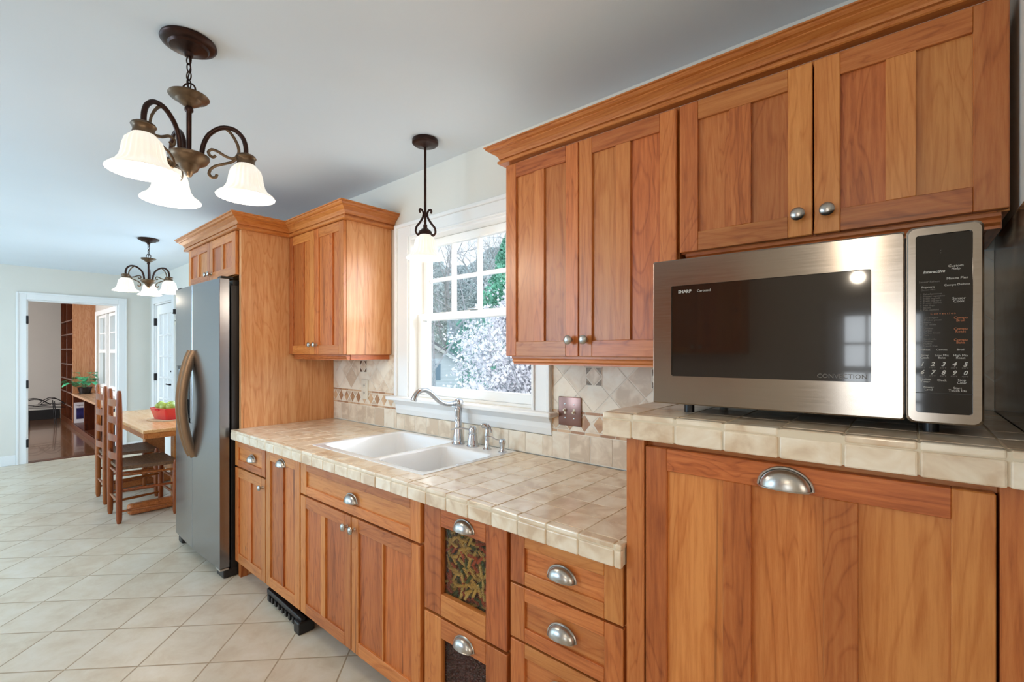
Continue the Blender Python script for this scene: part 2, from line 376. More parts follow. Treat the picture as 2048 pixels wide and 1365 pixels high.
def shade_mat():
    m, nt, p = newmat('frosted_lamp_glass')
    p.inputs['Base Color'].default_value = (.50, .48, .43, 1); p.inputs['Roughness'].default_value = .3
    lw = N(nt, 'ShaderNodeTexCoord'); n1 = N(nt, 'ShaderNodeTexNoise'); n1.inputs['Scale'].default_value = 25
    nt.links.new(lw.outputs['Object'], n1.inputs['Vector'])
    nt.links.new(ramp(nt, n1.outputs['Fac'], [(.3, (1, .90, .74, 1)), (.7, (1, .95, .85, 1))]), p.inputs['Emission Color'])
    p.inputs['Emission Strength'].default_value = .5
    return m
shade_m = shade_mat()
bulb_m = plain('bulb', (1, 1, 1, 1)); bp_ = bulb_m.node_tree.nodes['Principled BSDF']
bp_.inputs['Emission Color'].default_value = (1, .93, .8, 1); bp_.inputs['Emission Strength'].default_value = 3

# ================================================================== room shell
WY = 1.71; CZ = 2.44; XL = -8.30
def wall_x(name, y0, y1, x0, x1, z0, z1, holes, mat):
    """wall running along X with rectangular holes (xa,xb,za,zb)"""
    mb = MB(); xs = x0
    for xa, xb, za, zb in sorted(holes):
        if xa > xs: mb.box(xs, xa, y0, y1, z0, z1)
        if za > z0: mb.box(xa, xb, y0, y1, z0, za)
        if zb < z1: mb.box(xa, xb, y0, y1, zb, z1)
        xs = xb
    if xs < x1: mb.box(xs, x1, y0, y1, z0, z1)
    return struct(mb.build(name, mat))
def wall_y(name, x0, x1, y0, y1, z0, z1, holes, mat):
    mb = MB(); ys = y0
    for ya, yb, za, zb in sorted(holes):
        if ya > ys: mb.box(x0, x1, ys, ya, z0, z1)
        if za > z0: mb.box(x0, x1, ya, yb, z0, za)
        if zb < z1: mb.box(x0, x1, ya, yb, zb, z1)
        ys = yb
    if ys < y1: mb.box(x0, x1, ys, y1, z0, z1)
    return struct(mb.build(name, mat))
mb = MB(); mb.box(XL-.12, 2.8, FY-.15, WY+.15, -.1, 0); struct(mb.build('floor', floor_m))
mb = MB(); mb.box(XL-.12, 2.8, FY-.15, WY+.15, CZ, CZ+.1); struct(mb.build('ceiling', ceil_m))
WX0, WX1, WZ0, WZ1 = -2.26, -1.30, 1.12, 2.075     # kitchen window rough opening
DX0, DX1 = -8.06, -7.17
wall_x('wall_back', WY, WY+.15, XL-.12, 2.8, 0, CZ, [(WX0, WX1, WZ0, WZ1), (DX0, DX1, 0, 2.05), (-6.3, -4.6, 1.0, 2.1)], wall_m)
OY0, OY1, OZ = .473, 1.35, 2.03
wall_y('wall_left', XL-.12, XL, FY, WY, 0, CZ, [(OY0, OY1, 0, OZ)], wall_m)
wall_x('wall_front', FY-.15, FY, XL-.12, 2.8, 0, CZ, [(-7.6, -5.0, 0, 2.1), (-3.8, -2.6, 1.0, 2.05), (-.24, .30, .78, 1.72)], wall_m)
wall_y('wall_right', 2.65, 2.8, FY, WY, 0, CZ, [(-1.5, .3, 1.1, 2.35)], wall_m)
mb = MB(); mb.box(.172, .30, .93, WY, 0, CZ); struct(mb.build('wall_pier', wall_m))
mb = MB(); mb.box(.1655, .172, .93, 1.70, 1.2385, 1.675); o = mb.build('marble_side_splash', brown_marble, origin=(.17, .93, 1.24))
tag(o, 'brown marbled stone splash on the side wall right of the microwave', 'backsplash')
# baseboard and door casing on far wall
mb = MB(); mb.rbox(XL, XL+.015, FY, .383, 0, .12, .004); struct(mb.build('baseboard_left', white_m))
mb = MB(); mb.rbox(XL, XL+.015, 1.44, WY, 0, .12, .004); struct(mb.build('baseboard_corner', white_m))
mb = MB(); mb.rbox(DX1+.08, -4.2, WY-.015, WY, 0, .12, .004); struct(mb.build('baseboard_back', white_m))
mb = MB()
for xx in (XL-.0,):
    mb.rbox(xx, xx+.02, .383, OY0, 0, OZ+.09, .004); mb.rbox(xx, xx+.02, OY1, 1.44, 0, OZ+.09, .004)
    mb.rbox(xx, xx+.02, OY0, OY1, OZ, OZ+.09, .004)
    mb.rbox(xx+.018, xx+.03, .383, .405, 0, OZ+.09, .004); mb.rbox(xx+.018, xx+.03, 1.418, 1.44, 0, OZ+.09, .004); mb.rbox(xx+.018, xx+.0298, .405, 1.418, OZ+.068, OZ+.09, .004)
mb.box(XL-.12, XL-.001, OY0, OY0+.015, 0, OZ-.0005); mb.box(XL-.12, XL-.001, OY1-.015, OY1, 0, OZ-.0005); mb.box(XL-.12, XL-.001, OY0+.015, OY1-.015, OZ-.015, OZ-.0005)
dc = struct(mb.build('door_1', white_m))
for z in (1.78, .98, .25):
    h = MB(); h.rbox(XL-.035, XL+.024, OY0-.005, OY0+.018, z-.05, z+.05, .004); h.build('hinge', blackm, dc)
mb = MB(); mb.box(XL-.12, XL, OY0+.015, OY1-.015, .0, .006); struct(mb.build('trim_1', darkwood))

# study beyond the doorway
SY = 1.56; SX = -13.4
mb = MB(); mb.box(SX-.1, XL-.12, -2.2, SY+.1, -.1, .0); struct(mb.build('floor_study', plank_m))
mb = MB(); mb.box(SX-.1, XL-.12, -2.2, SY+.1, CZ, CZ+.1); struct(mb.build('ceiling_study', ceil_m))
wall_x('wall_study_back', SY, SY+.12, SX-.1, XL-.12, 0, CZ, [(-11.45, -9.55, .74, 2.04)], study_wall)
mb = MB(); mb.box(SX-.1, SX, -2.2, SY, 0, CZ); struct(mb.build('wall_study_left', study_wall))
wall_x('wall_study_front', -2.3, -2.2, SX-.1, XL-.12, 0, CZ, [(-11.7, -9.5, .7, 2.1)], study_wall)
mb = MB(); mb.rbox(SX, SX+.02, -2.2, 1.24, 0, .2, .004); struct(mb.build('baseboard_study', plain('black_baseboard', lin(14, 11, 11), .6)))
def sheer():
    m, nt, p = newmat('white_sheer'); nt.nodes.remove(p); out = [n for n in nt.nodes if n.type == 'OUTPUT_MATERIAL'][0]
    a = N(nt, 'ShaderNodeBsdfTranslucent'); a.inputs[0].default_value = (.92, .94, .96, 1); b = N(nt, 'ShaderNodeBsdfDiffuse'); b.inputs[0].default_value = (.9, .92, .94, 1)
    c = N(nt, 'ShaderNodeMixShader'); c.inputs[0].default_value = .25; nt.links.new(a.outputs[0], c.inputs[1]); nt.links.new(b.outputs[0], c.inputs[2])
    t = N(nt, 'ShaderNodeBsdfTransparent'); d = N(nt, 'ShaderNodeMixShader'); d.inputs[0].default_value = .35
    nt.links.new(c.outputs[0], d.inputs[1]); nt.links.new(t.outputs[0], d.inputs[2]); nt.links.new(d.outputs[0], out.inputs[0]); return m
sheer_m = sheer()
def pleats(x0, x1, y, z0, z1, n=60, amp=.008):
    mb = MB(); vs_ = []; fs = []
    for i in range(n+1):
        x = x0+(x1-x0)*i/n; yy = y+amp*math.sin(i*1.35)+amp*.5*math.sin(i*.61)
        vs_ += [(x, yy, z0), (x, yy, z1)]
    for i in range(n): fs.append((2*i, 2*i+2, 2*i+3, 2*i+1))
    mb.add(vs_, fs, 0, True); return mb

# study window, two double hung units
wn = MB()
for a, b in ((-11.45, -10.53), (-10.47, -9.55)):
    for x0, x1 in ((a, a+.05), (b-.05, b)): wn.box(x0, x1, SY+.02, SY+.08, .74, 2.04)
    for z0, z1 in ((.741, .80), (1.36, 1.42), (1.99, 2.039)): wn.box(a+.05, b-.05, SY+.02, SY+.08, z0, z1)
    wn.box((a+b)/2-.01, (a+b)/2+.01, SY+.03, SY+.06, 1.42, 1.99); wn.box(a+.05, b-.05, SY+.032, SY+.058, 1.70, 1.72)
wn.box(-10.529, -10.471, SY-.018, SY+.1, .742, 2.038)
for x0, x1, z0, z1 in ((-11.53, -11.45, .74, 2.12), (-9.55, -9.47, .74, 2.12), (-11.45, -9.55, 2.04, 2.12), (-11.55, -9.45, .66, .74)): wn.box(x0, x1, SY-.02, SY, z0, z1)
w3 = struct(wn.build('window_2', white_m, bevel=.003))
g = MB(); g.box(-11.42, -9.58, SY+.045, SY+.048, .78, 2.0); g.build('glass', glass, w3)
pleats(-11.42, -9.58, SY+.105, .75, 2.03, 90, .006).build('sheer_curtain', sheer_m, w3, fix=False)
# ------------------------------------------------------------------ french door (back wall, dining end)
mb = MB()
for x0, x1 in ((DX0-.10, DX0), (DX1, DX1+.10)): mb.rbox(x0, x1, WY-.02, WY, 0, 2.14, .004)
mb.rbox(DX0, DX1, WY-.02, WY, 2.05, 2.14, .004)
mb.box(DX0, DX0+.015, WY, WY+.15, 0, 2.05); mb.box(DX1-.015, DX1, WY, WY+.15, 0, 2.05); mb.box(DX0, DX1, WY, WY+.15, 2.035, 2.05)
struct(mb.build('trim_2', white_m))
mb = MB(); x0, x1 = DX0+.018, DX1-.018; gy = WY+.02
GX0, GX1, GZ0, GZ1 = -7.94, -7.30, .45, 1.90
mb.box(x0, GX0, gy, gy+.045, .012, 2.03); mb.box(GX1, x1, gy, gy+.045, .012, 2.03); mb.box(GX0, GX1, gy, gy+.045, .012, GZ0); mb.box(GX0, GX1, gy, gy+.045, GZ1, 2.03)
for i in (1, 2): xx = GX0+(GX1-GX0)*i/3; mb.box(xx-.011, xx+.011, gy+.005, gy+.04, GZ0, GZ1)
for i in range(1, 5): zz = GZ0+(GZ1-GZ0)*i/5; mb.box(GX0, GX1, gy+.005, gy+.04, zz-.011, zz+.011)
d2 = struct(mb.build('door_2', white_m, bevel=.003))
g = MB(); g.box(GX0, GX1, gy+.02, gy+.024, GZ0, GZ1); g.build('glass', glass, d2)
o = pleats(GX0-.02, GX1+.02, gy+.065, GZ0-.03, GZ1+.03).build('sheer_curtain', sheer_m, d2, fix=False)
for z in (1.80, 1.03, .25):
    h = MB(); h.rbox(DX0-.006, DX0+.02, WY-.012, WY+.03, z-.05, z+.05, .003); h.build('hinge', blackm, d2)
h = MB(); h.lathe([(0, 0), (.032, 0), (.032, .012), (.012, .018), (.012, .05), (0, .05)], 20, T(-7.235, gy, .96) @ RX(R(90)))
h.tube([(-7.235, gy-.045, .96), (-7.27, gy-.05, .962), (-7.31, gy-.05, .958), (-7.36, gy-.05, .962)], .009, 8)
h.build('door_handle', blackm, d2)
h = MB(); h.lathe([(0, 0), (.03, 0), (.03, .014), (.014, .02), (0, .02)], 20, T(-7.235, gy, 1.13) @ RX(R(90))); h.box(-7.24, -7.23, gy-.035, gy-.015, 1.12, 1.14); h.build('deadbolt', blackm, d2)
mb = MB(); mb.rbox(-7.02, -6.95, WY-.022, WY, 1.72, 1.79, .006); mb.box(-7.0, -6.97, WY-.024, WY-.02, 1.765, 1.775, 1)
tag(mb.build('wall_sensor', [ivory, blackp], origin=(-6.98, WY, 1.72)), 'small square white alarm sensor on the wall beside the glass door', 'sensor')
mb = MB(); mb.rbox(-7.055, -7.035, WY-.03, WY, 1.86, 1.92, .003); mb.rbox(-7.055, -7.02, WY-.04, WY-.025, 1.865, 1.875, .002)
tag(mb.build('door_latch', blackm, origin=(-7.045, WY, 1.86)), 'small black flip latch on the wall above the white alarm sensor', 'latch')

# window over the dining table, hidden behind the refrigerator from here
mb = MB()
for x0, x1 in ((-6.3, -6.24), (-5.48, -5.42), (-4.66, -4.6)): mb.box(x0, x1, WY+.04, WY+.09, 1.0, 2.1)
for z0, z1 in ((1.0, 1.06), (1.53, 1.57), (2.04, 2.1)): mb.box(-6.3, -4.6, WY+.04, WY+.09, z0, z1)
for x0, x1, z0, z1 in ((-6.38, -6.3, .95, 2.18), (-4.6, -4.52, .95, 2.18), (-6.3, -4.6, 2.1, 2.18), (-6.3, -4.6, .95, 1.0)): mb.box(x0, x1, WY-.02, WY, z0, z1)
struct(mb.build('window_3', white_m))
# ------------------------------------------------------------------ kitchen window
mb = MB()
cx0, cx1, cz1 = -2.375, -1.215, 2.15
for (a, b, f) in ((cx0, WX0+.03, 1), (WX1-.03, cx1, -1)):
    mb.rbox(a, b, WY-.02, WY, WZ0-.02, cz1, .004)
    e = a if f == 1 else b-.022
    mb.rbox(e, e+.022, WY-.034, WY-.018, WZ0-.02, cz1, .004)
    e = b-.03 if f == 1 else a+.012
    mb.rbox(e, e+.012, WY-.028, WY-.018, WZ0-.02, cz1-.08, .003)
mb.rbox(WX0+.03, WX1-.03, WY-.0198, WY, WZ1-.03, cz1, .004); mb.rbox(cx0+.022, cx1-.022, WY-.0338, WY-.018, cz1-.022, cz1, .004); mb.rbox(WX0+.03, WX1-.03, WY-.0278, WY-.018, WZ1-.018, WZ1-.006, .003)
mb.rbox(cx0-.03, cx1+.03, WY-.075, WY-.001, WZ0-.022, WZ0, .006); mb.box(WX0+.018, WX1-.018, WY-.001, WY+.03, WZ0-.02, WZ0-.0005)          # stool
prof = [(0, 0), (.012, 0), (.02, .03), (.022, .055), (.035, .075), (.04, .085), (0, .085)]
mb.prism([(WY-d, WZ0-.022-.085+z) for d, z in prof], cx0, cx1, 0, None, 'x')
# jambs
for x0, x1 in ((WX0, WX0+.018), (WX1-.018, WX1)): mb.box(x0, x1, WY, WY+.15, WZ0, WZ1)
mb.box(WX0, WX1, WY, WY+.15, WZ1-.018, WZ1); mb.box(WX0, WX1, WY+.03, WY+.17, WZ0-.02, WZ0+.012)
win = struct(mb.build('window_1', white_m, bevel=.002))
def sash(name, x0, x1, z0, z1, y, st, top, bot, cols, rows):
    s_ = MB()
    s_.box(x0, x0+st, y, y+.035, z0, z1); s_.box(x1-st, x1, y, y+.035, z0, z1)
    s_.box(x0+st, x1-st, y, y+.035, z1-top, z1); s_.box(x0+st, x1-st, y, y+.035, z0, z0+bot)
    gx0, gx1, gz0, gz1 = x0+st, x1-st, z0+bot, z1-top
    for i in range(1, cols): xx = gx0+(gx1-gx0)*i/cols; s_.box(xx-.011, xx+.011, y+.004, y+.03, gz0, gz1)
    for i in range(1, rows): zz = gz0+(gz1-gz0)*i/rows; s_.box(gx0, gx1, y+.0041, y+.0299, zz-.011, zz+.011)
    o = s_.build(name, white_m, win, bevel=.003)
    g_ = MB(); g_.box(gx0, gx1, y+.016, y+.02, gz0, gz1); g_.build('glass', glass, o); return o
sash('lower_sash', WX0+.018, WX1-.018, WZ0+.012, 1.612, WY+.045, .048, .042, .05, 1, 1)
sash('upper_sash', WX0+.018, WX1-.018, 1.572, WZ1-.018, WY+.088, .048, .045, .04, 4, 2)
s_ = MB(); s_.rbox(-1.80, -1.74, WY+.03, WY+.055, 1.612, 1.622, .003); s_.build('sash_lock', nickel, win)

# ================================================================== cabinetry
def knob_mesh():
    mb = MB(); mb.lathe([(0, 0), (.008, 0), (.0065, .004), (.005, .012), (.007, .016), (.0155, .019), (.0165, .023), (.014, .027), (.007, .0295), (0, .030)], 20, RX(R(90)))
    o = mb.build('knob', nickel); me = o.data; bpy.data.objects.remove(o); return me
KNOB = knob_mesh()
def pull_mesh(w=.092, h=.036, d=.026):
    mb = MB(); n = 20; m = 8; vs_ = []; fs = []
    for j in range(m+1):
        t = j/m*math.pi/2
        for i in range(n+1):
            a = math.pi*i/n
            rr = math.cos(t)
            vs_.append((-math.cos(a)*w/2*rr*.94, -d*math.sin(t)**.8-.001, math.sin(a)*h*rr*.94 - 0.0))
    for j in range(m):
        for i in range(n): fs.append((j*(n+1)+i, j*(n+1)+i+1, (j+1)*(n+1)+i+1, (j+1)*(n+1)+i))
    mb.add(vs_, fs, 0, True)
    rim = [(-math.cos(math.pi*i/n)*w/2, -.002, math.sin(math.pi*i/n)*h) for i in range(n+1)]
    mb.tube(rim, .0028, 6)
    lip = [(-w/2*.98*math.cos(math.pi*i/14), -d*math.sin(math.pi*i/14)**.75, 0) for i in range(15)]
    mb.tube(lip, .0016, 6)
    o = mb.build('cup_pull', nickel); me = o.data; bpy.data.objects.remove(o); return me
PULL = pull_mesh(); BIGPULL = pull_mesh(.096, .040, .028)
def door(root, name, x0, x1, z0, z1, yf, mull=(), st=.052, rail=.055, horiz=False, glassy=False, th=.02, toprail=None):
    """frame and panel door; mull = list of (xa, xb) flush vertical boards"""
    mb = MB(); g = .0; tr = toprail or rail; e = .0012
    mb.rbox(x0, x0+st, yf, yf+th, z0, z1, e*1.6, 0, None, 1); mb.rbox(x1-st, x1, yf, yf+th, z0, z1, e*1.6, 0, None, 1)
    mb.rbox(x0+st, x1-st, yf, yf+th, z0, z0+rail, e, 1, None, 1); mb.rbox(x0+st, x1-st, yf, yf+th, z1-tr, z1, e, 1, None, 1)
    xs = x0+st; segs = []
    for a, b in mull:
        mb.rbox(a, b, yf, yf+th*.9, z0+rail, z1-tr, e, 0, None, 1); segs.append((xs, a)); xs = b
    segs.append((xs, x1-st))
    if not glassy:
        for a, b in segs: mb.box(a, b, yf+.0085, yf+th*.8, z0+rail, z1-tr, 1 if horiz else 0)
    o = mb.build(name, [woodv, woodh], root)
    if glassy:
        g_ = MB(); g_.box(x0+st-.001, x1-st+.001, yf+.010, yf+.0135, z0+rail-.001, z1-tr+.001); g_.build('glass_pane', binglass, o)
    return o
def knob(parent, x, y, z): return put(KNOB, 'knob', parent, (x, y, z))
def pull(parent, x, y, z, big=False): return put(BIGPULL if big else PULL, 'cup_pull', parent, (x, y, z))
BF = 1.068       # face plane of base doors
def base_body(root, x0, x1, z1=.855, y0=None, toe=.10):
    y0 = y0 or BF+.021; mb = MB()
    t = .018
    mb.box(x0, x0+t, y0, WY-.004, toe, z1, 0); mb.box(x1-t, x1, y0, WY-.004, toe, z1, 0)
    mb.box(x0+t, x1-t, WY-.022, WY-.004, toe, z1, 0); mb.box(x0+t, x1-t, y0, WY-.022, toe, toe+t, 1)
    # face frame
    mb.box(x0+t, x0+.04, y0, y0+.02, toe+t, z1, 0); mb.box(x1-.04, x1-t, y0, y0+.02, toe+t, z1, 0)
    mb.box(x0+.04, x1-.04, y0, y0+.02, z1-.04, z1, 1)
    return mb.build('body', [woodv, woodh], root)
# 1 drawer over door, next to the fridge
XA, XB, XC, XD, XE, XF = -3.155, -2.700, -2.290, -1.345, -.925, -.535
def feet(root, pts):
    for x, y in pts:
        f = MB(); f.box(x, x+.035, y, y+.04, 0, .10); f.build('foot', woodv, root)
r1 = empty('base_cabinet', (XA+.2, 1.4, 0), 'base cabinet next to the refrigerator with one drawer over one door', 'cabinet')
base_body(r1, XA, XB-.002); feet(r1, [(XA, BF+.021), (XB-.04, 1.60), (XA, 1.6)])
d = door(r1, 'drawer', XA+.006, XB-.006, .690, .848, BF, (), .05, .04, True); pull(d, -2.885, BF, .755)
d = door(r1, 'door', XA+.006, XB-.006, .105, .680, BF, ((-2.945, -2.905),)); knob(d, -2.735, BF, .632)
# 2 full-height pull-out
r2 = empty('base_cabinet', (XB+.2, 1.4, 0), 'narrow base cabinet with one full-height door and a cup pull, left of the sink cabinet', 'cabinet')
base_body(r2, XB, XC-.002); feet(r2, [(XB+.02, 1.60), (XC-.04, 1.60)])
d = door(r2, 'door', XB+.004, XC-.006, .105, .848, BF, ((-2.50, -2.48),)); pull(d, -2.497, BF, .790)
# 3 sink base
r3 = empty('sink_cabinet', (-1.82, 1.4, 0), 'wide sink base cabinet with one wide false drawer over two doors', 'cabinet')
mb = MB(); 
t = .018; y0 = BF+.021
mb.box(XC, XC+t, y0, WY-.004, .10, .855); mb.box(XD-t, XD, y0, WY-.004, .10, .855); mb.box(XC+t, XD-t, y0, WY-.022, .10, .118, 1); mb.box(XC+t, XD-t, WY-.022, WY-.004, .10, .855)
mb.box(XC+t, XC+.04, y0, y0+.02, .118, .855); mb.box(XD-.04, XD-t, y0, y0+.02, .118, .855); mb.box(XC+.04, XD-.04, y0, y0+.02, .84, .855, 1); mb.box(XC+.04, XD-.04, y0, y0+.02, .66, .71, 1)
mb.build('body', [woodv, woodh], r3); feet(r3, [(XC+.02, 1.60), (XD-.05, 1.60)])
d = door(r3, 'drawer_front', XC+.004, XD-.006, .690, .848, BF, (), .06, .042, True); pull(d, -1.815, BF, .745)
d = door(r3, 'door', XC+.004, -1.823, .105, .680, BF, ((-2.085, -2.045),)); knob(d, -1.852, BF, .632)
d = door(r3, 'door', -1.817, XD-.006, .105, .680, BF, ((-1.592, -1.584),)); knob(d, -1.792, BF, .632)
# 4 glass bins
r4 = empty('bin_cabinet', (-1.13, 1.4, 0), 'base cabinet with glass-fronted food drawers, between the sink cabinet and the drawer stack', 'cabinet')
base_body(r4, XD+.004, XE-.004)
for z0, z1 in ((.470, .848), (.105, .460)):
    d = door(r4, 'glass_drawer', XD+.018, XE-.008, z0, z1, BF, (), .09, .075, False, True, toprail=.068)
    pull(d, -1.120, BF, z1-.052)
    bx = MB(); xa, xb = XD+.06, XE-.06
    bx.box(xa, xa+.012, BF+.03, BF+.45, z0+.03, z1-.02); bx.box(xb-.012, xb, BF+.03, BF+.45, z0+.03, z1-.02); bx.box(xa+.012, xb-.012, BF+.03, BF+.45, z0+.03, z0+.042)
    bx.box(xa+.012, xb-.012, BF+.438, BF+.45, z0+.042, z1-.02)
    bx.build('drawer_box', woodv, d)
# 5 drawer stack
r5 = empty('drawer_cabinet', (-.73, 1.4, 0), 'base cabinet with a stack of drawers beside the tall pull-out cabinet', 'cabinet')
base_body(r5, XE+.001, XF-.006)
for z0, z1 in ((.697, .848), (.530, .690), (.365, .523), (.105, .358)):
    d = door(r5, 'drawer', XE+.006, XF-.010, z0, z1, BF, (), .055, .040, True); pull(d, -.730, BF, (z0+z1)/2-.012)
# tall raised cabinet with pull-out panel
r6 = empty('tall_base_cabinet', (-.18, 1.4, 0), 'tall base cabinet with one very wide paneled door under the raised counter', 'cabinet')
TF = 1.058
mb = MB(); t = .035
mb.box(-.532, -.486, TF+.001, WY-.004, 0, 1.178); mb.box(.109, .163, TF+.001, WY-.004, 0, 1.178)
mb.box(-.486, .109, TF+.021, TF+.04, 1.16, 1.178, 1); mb.box(-.486, .109, WY-.022, WY-.004, 0, 1.178); mb.box(-.486, .109, TF+.04, WY-.022, .1, .118, 1); mb.box(-.486, .109, TF+.08, TF+.10, 0, .1, 1)
mb.build('body', [woodv, woodh], r6, bevel=.001)
d = door(r6, 'door', -.482, .105, .105, 1.163, TF, ((-.306, -.250), (-.125, -.071)), .052, .06, toprail=.052)
pull(d, -.188, TF, 1.118, True)
# loose toe kick board and the black vent under the cabinets
mb = MB(); M = T(-2.74, 1.16, 0) @ RZ(R(-9)) @ RX(R(-8)); mb.rbox(-.38, .30, 0, .014, .002, .082, .002, 0, M)
tag(mb.build('toe_kick_board', woodh, origin=(-2.72, 1.30, 0)), 'loose wooden toe kick board leaning in the shadow under the base cabinets', 'board')
mb = MB(); M = T(-2.49, 1.075, 0) @ RZ(R(-2))
mb.rbox(-.20, .20, 0, .10, .02, .055, .006, 0, M); mb.rbox(-.22, .22, -.005, .02, .05, .075, .004, 0, M)
for i in range(9): mb.box(-.19+i*.045, -.17+i*.045, -.01, .0, .022, .05, 0, M)
mb.rbox(.17, .23, -.02, .06, 0, .06, .006, 0, M); mb.rbox(-.23, -.19, .0, .06, 0, .05, .006, 0, M)
tag(mb.build('toe_kick_vent', blackp, origin=(-2.52, 1.15, 0)), 'black plastic vent grille lying on the floor under the base cabinets', 'vent')

# upper cabinets
UF = 1.385
def upper(root, x0, x1, z0, z1, split, yf=UF, side=None, mulls=None, kz=.06, yb=WY-.003, thk=.018, st=.052, rail=.055):
    mb = MB(); y0 = yf+.021
    sd = 2 if side else 0
    mb.box(x0, x0+thk, y0, yb, z0, z1, 0); mb.box(x1-thk, x1, y0, yb, z0, z1, sd)
    mb.box(x0+thk, x1-thk, y0, yb, z0, z0+thk, 1); mb.box(x0+thk, x1-thk, y0, yb, z1-thk, z1, 1); mb.box(x0+thk, x1-thk, yb-.01, yb, z0+thk, z1-thk, 0)
    mb.box(x0+thk, x0+.04, y0, y0+.02, z0+thk, z1-thk, 0); mb.box(x1-.04, x1-thk, y0, y0+.02, z0+thk, z1-thk, 0)
    mb.build('body', [woodv, woodh, woodside], root, bevel=.001)
    ds = []
    for i, (a, b) in enumerate(((x0+.002, split-.002), (split+.002, x1-.002))):
        d = door(root, 'door', a, b, z0+.002, z1-.012, yf, mulls[i], st, rail)
        kx = b-.029 if i == 0 else a+.029
        knob(d, kx, yf, z0+kz); ds.append(d)
    return ds
def bottom_rail(root, x0, x1, z, y0, y1, rside=True):
    mb = MB()
    pr = [(0, 0), (0, -.008), (.006, -.012), (.004, -.02), (.012, -.026), (.012, -.032), (.03, -.032), (.03, 0)]
    mb.prism([(y0+a, z+b) for a, b in pr], x0+.012, x1-.012, 0, None, 'x')
    if rside: mb.box(x1-.03, x1-.008, y0+.03, y1, z-.03, z, 1)
    mb.box(x0+.008, x0+.03, y0+.03, y1, z-.03, z, 1)
    return mb.build('light_rail', [woodh, woody], root)
u1 = empty('wall_cabinet', (-.87, 1.55, 1.37), 'two-door wall cabinet between the window and the cabinet above the microwave', 'cabinet')
upper(u1, -1.217, -.531, 1.370, 2.135, -.878, mulls=(((-1.075, -1.028),), ((-.735, -.683),)))
bottom_rail(u1, -1.215, -.533, 1.370, UF+.022, WY-.003)
u2 = empty('wall_cabinet', (-.18, 1.55, 1.68), 'short wide two-door wall cabinet above the microwave', 'cabinet')
upper(u2, -.525, .159, 1.683, 2.135, -.184, mulls=(((-.383, -.327),), ((-.042, .012),)), kz=.055, st=.054)
bottom_rail(u2, -.525, .159, 1.683, UF+.022, WY-.003)
u3 = empty('wall_cabinet', (-2.78, 1.55, 1.37), 'two-door wall cabinet left of the window, its side coloured paler as window-lit', 'cabinet')
upper(u3, -3.128, -2.440, 1.370, 2.15, -2.785, side=True, mulls=(((-2.965, -2.925),), ((-2.60, -2.565),)))
bottom_rail(u3, -3.126, -2.442, 1.370, UF+.022, WY-.003)
u4 = empty('wall_cabinet', (-3.6, 1.4, 1.86), 'shallow two-door cabinet above the refrigerator', 'cabinet')
upper(u4, -4.10, -3.165, 1.865, 2.15, -3.635, yf=1.075, mulls=(((-3.90, -3.86),), ((-3.42, -3.38),)), kz=.05)
mb = MB(); mb.box(-3.163, -3.131, 1.095, WY-.003, 0, 2.15); 
tag(mb.build('refrigerator_side_panel', woodside, origin=(-3.147, 1.4, 0), bevel=.0012), 'tall wood panel standing between the refrigerator and the tiled counter', 'panel')
mb = MB(); mb.box(-4.125, -4.103, 1.098, WY-.003, 0, 2.15)
tag(mb.build('refrigerator_side_panel', woodside, origin=(-4.11, 1.4, 0), bevel=.0012), 'tall wood panel on the dining side of the refrigerator', 'panel')
# crown moulding, mitred
CP = [(0, 0), (.034, 0), (.038, .003), (.038, .014), (.034, .018), (.026, .018), (.026, .024), (.033, .026), (.034, .034), (.042, .046), (.056, .056), (.062, .060), (.062, .064), (.072, .068), (.078, .074), (.078, .080), (.084, .082), (.084, .088), (0, .088)]
def crown(name, path, z0, label, prof=None):
    prof = prof or CP
    pts = [Vector((*p, 0)) for p in path]; n = len(pts); m = len(prof); vs_ = []; fs = []; mi = []
    for i, p in enumerate(pts):
        dirs = []
        if i > 0: dirs.append((pts[i]-pts[i-1]).normalized())
        if i < n-1: dirs.append((pts[i+1]-pts[i]).normalized())
        nr = [Vector((d.y, -d.x, 0)) for d in dirs]
        if len(nr) == 2: b = (nr[0]+nr[1]); b = b/(b.dot(nr[0]))
        else: b = nr[0]
        for d, z in prof: q = p+b*d; vs_.append((q.x, q.y, z0+z))
    mb = MB()
    for i in range(n-1):
        horizontal = abs(pts[i+1].x-pts[i].x) > abs(pts[i+1].y-pts[i].y)
        seg = vs_[i*m:(i+2)*m]
        fs = [(k, (k+1) % m, m+(k+1) % m, m+k) for k in range(m)]
        fs += [tuple(range(m)), tuple(range(2*m-1, m-1, -1))]
        mb.add(seg, fs, 0 if horizontal else 1)
    return tag(mb.build(name, [woodh, woody], origin=(*path[0], z0)), label, 'moulding')
crown('crown_moulding', [(-1.217, WY-.003), (-1.217, UF+.021), (.170, UF+.021)], 2.135, 'wood crown moulding along the top of the right-hand wall cabinets', [(a*.86, b*.74) for a, b in CP])
crown('crown_moulding', [(-4.127, WY-.003), (-4.127, 1.096), (-3.129, 1.096), (-3.129, UF+.021), (-2.438, UF+.021), (-2.438, WY-.003)], 2.140, 'wood crown moulding stepping round the refrigerator and left wall cabinets')

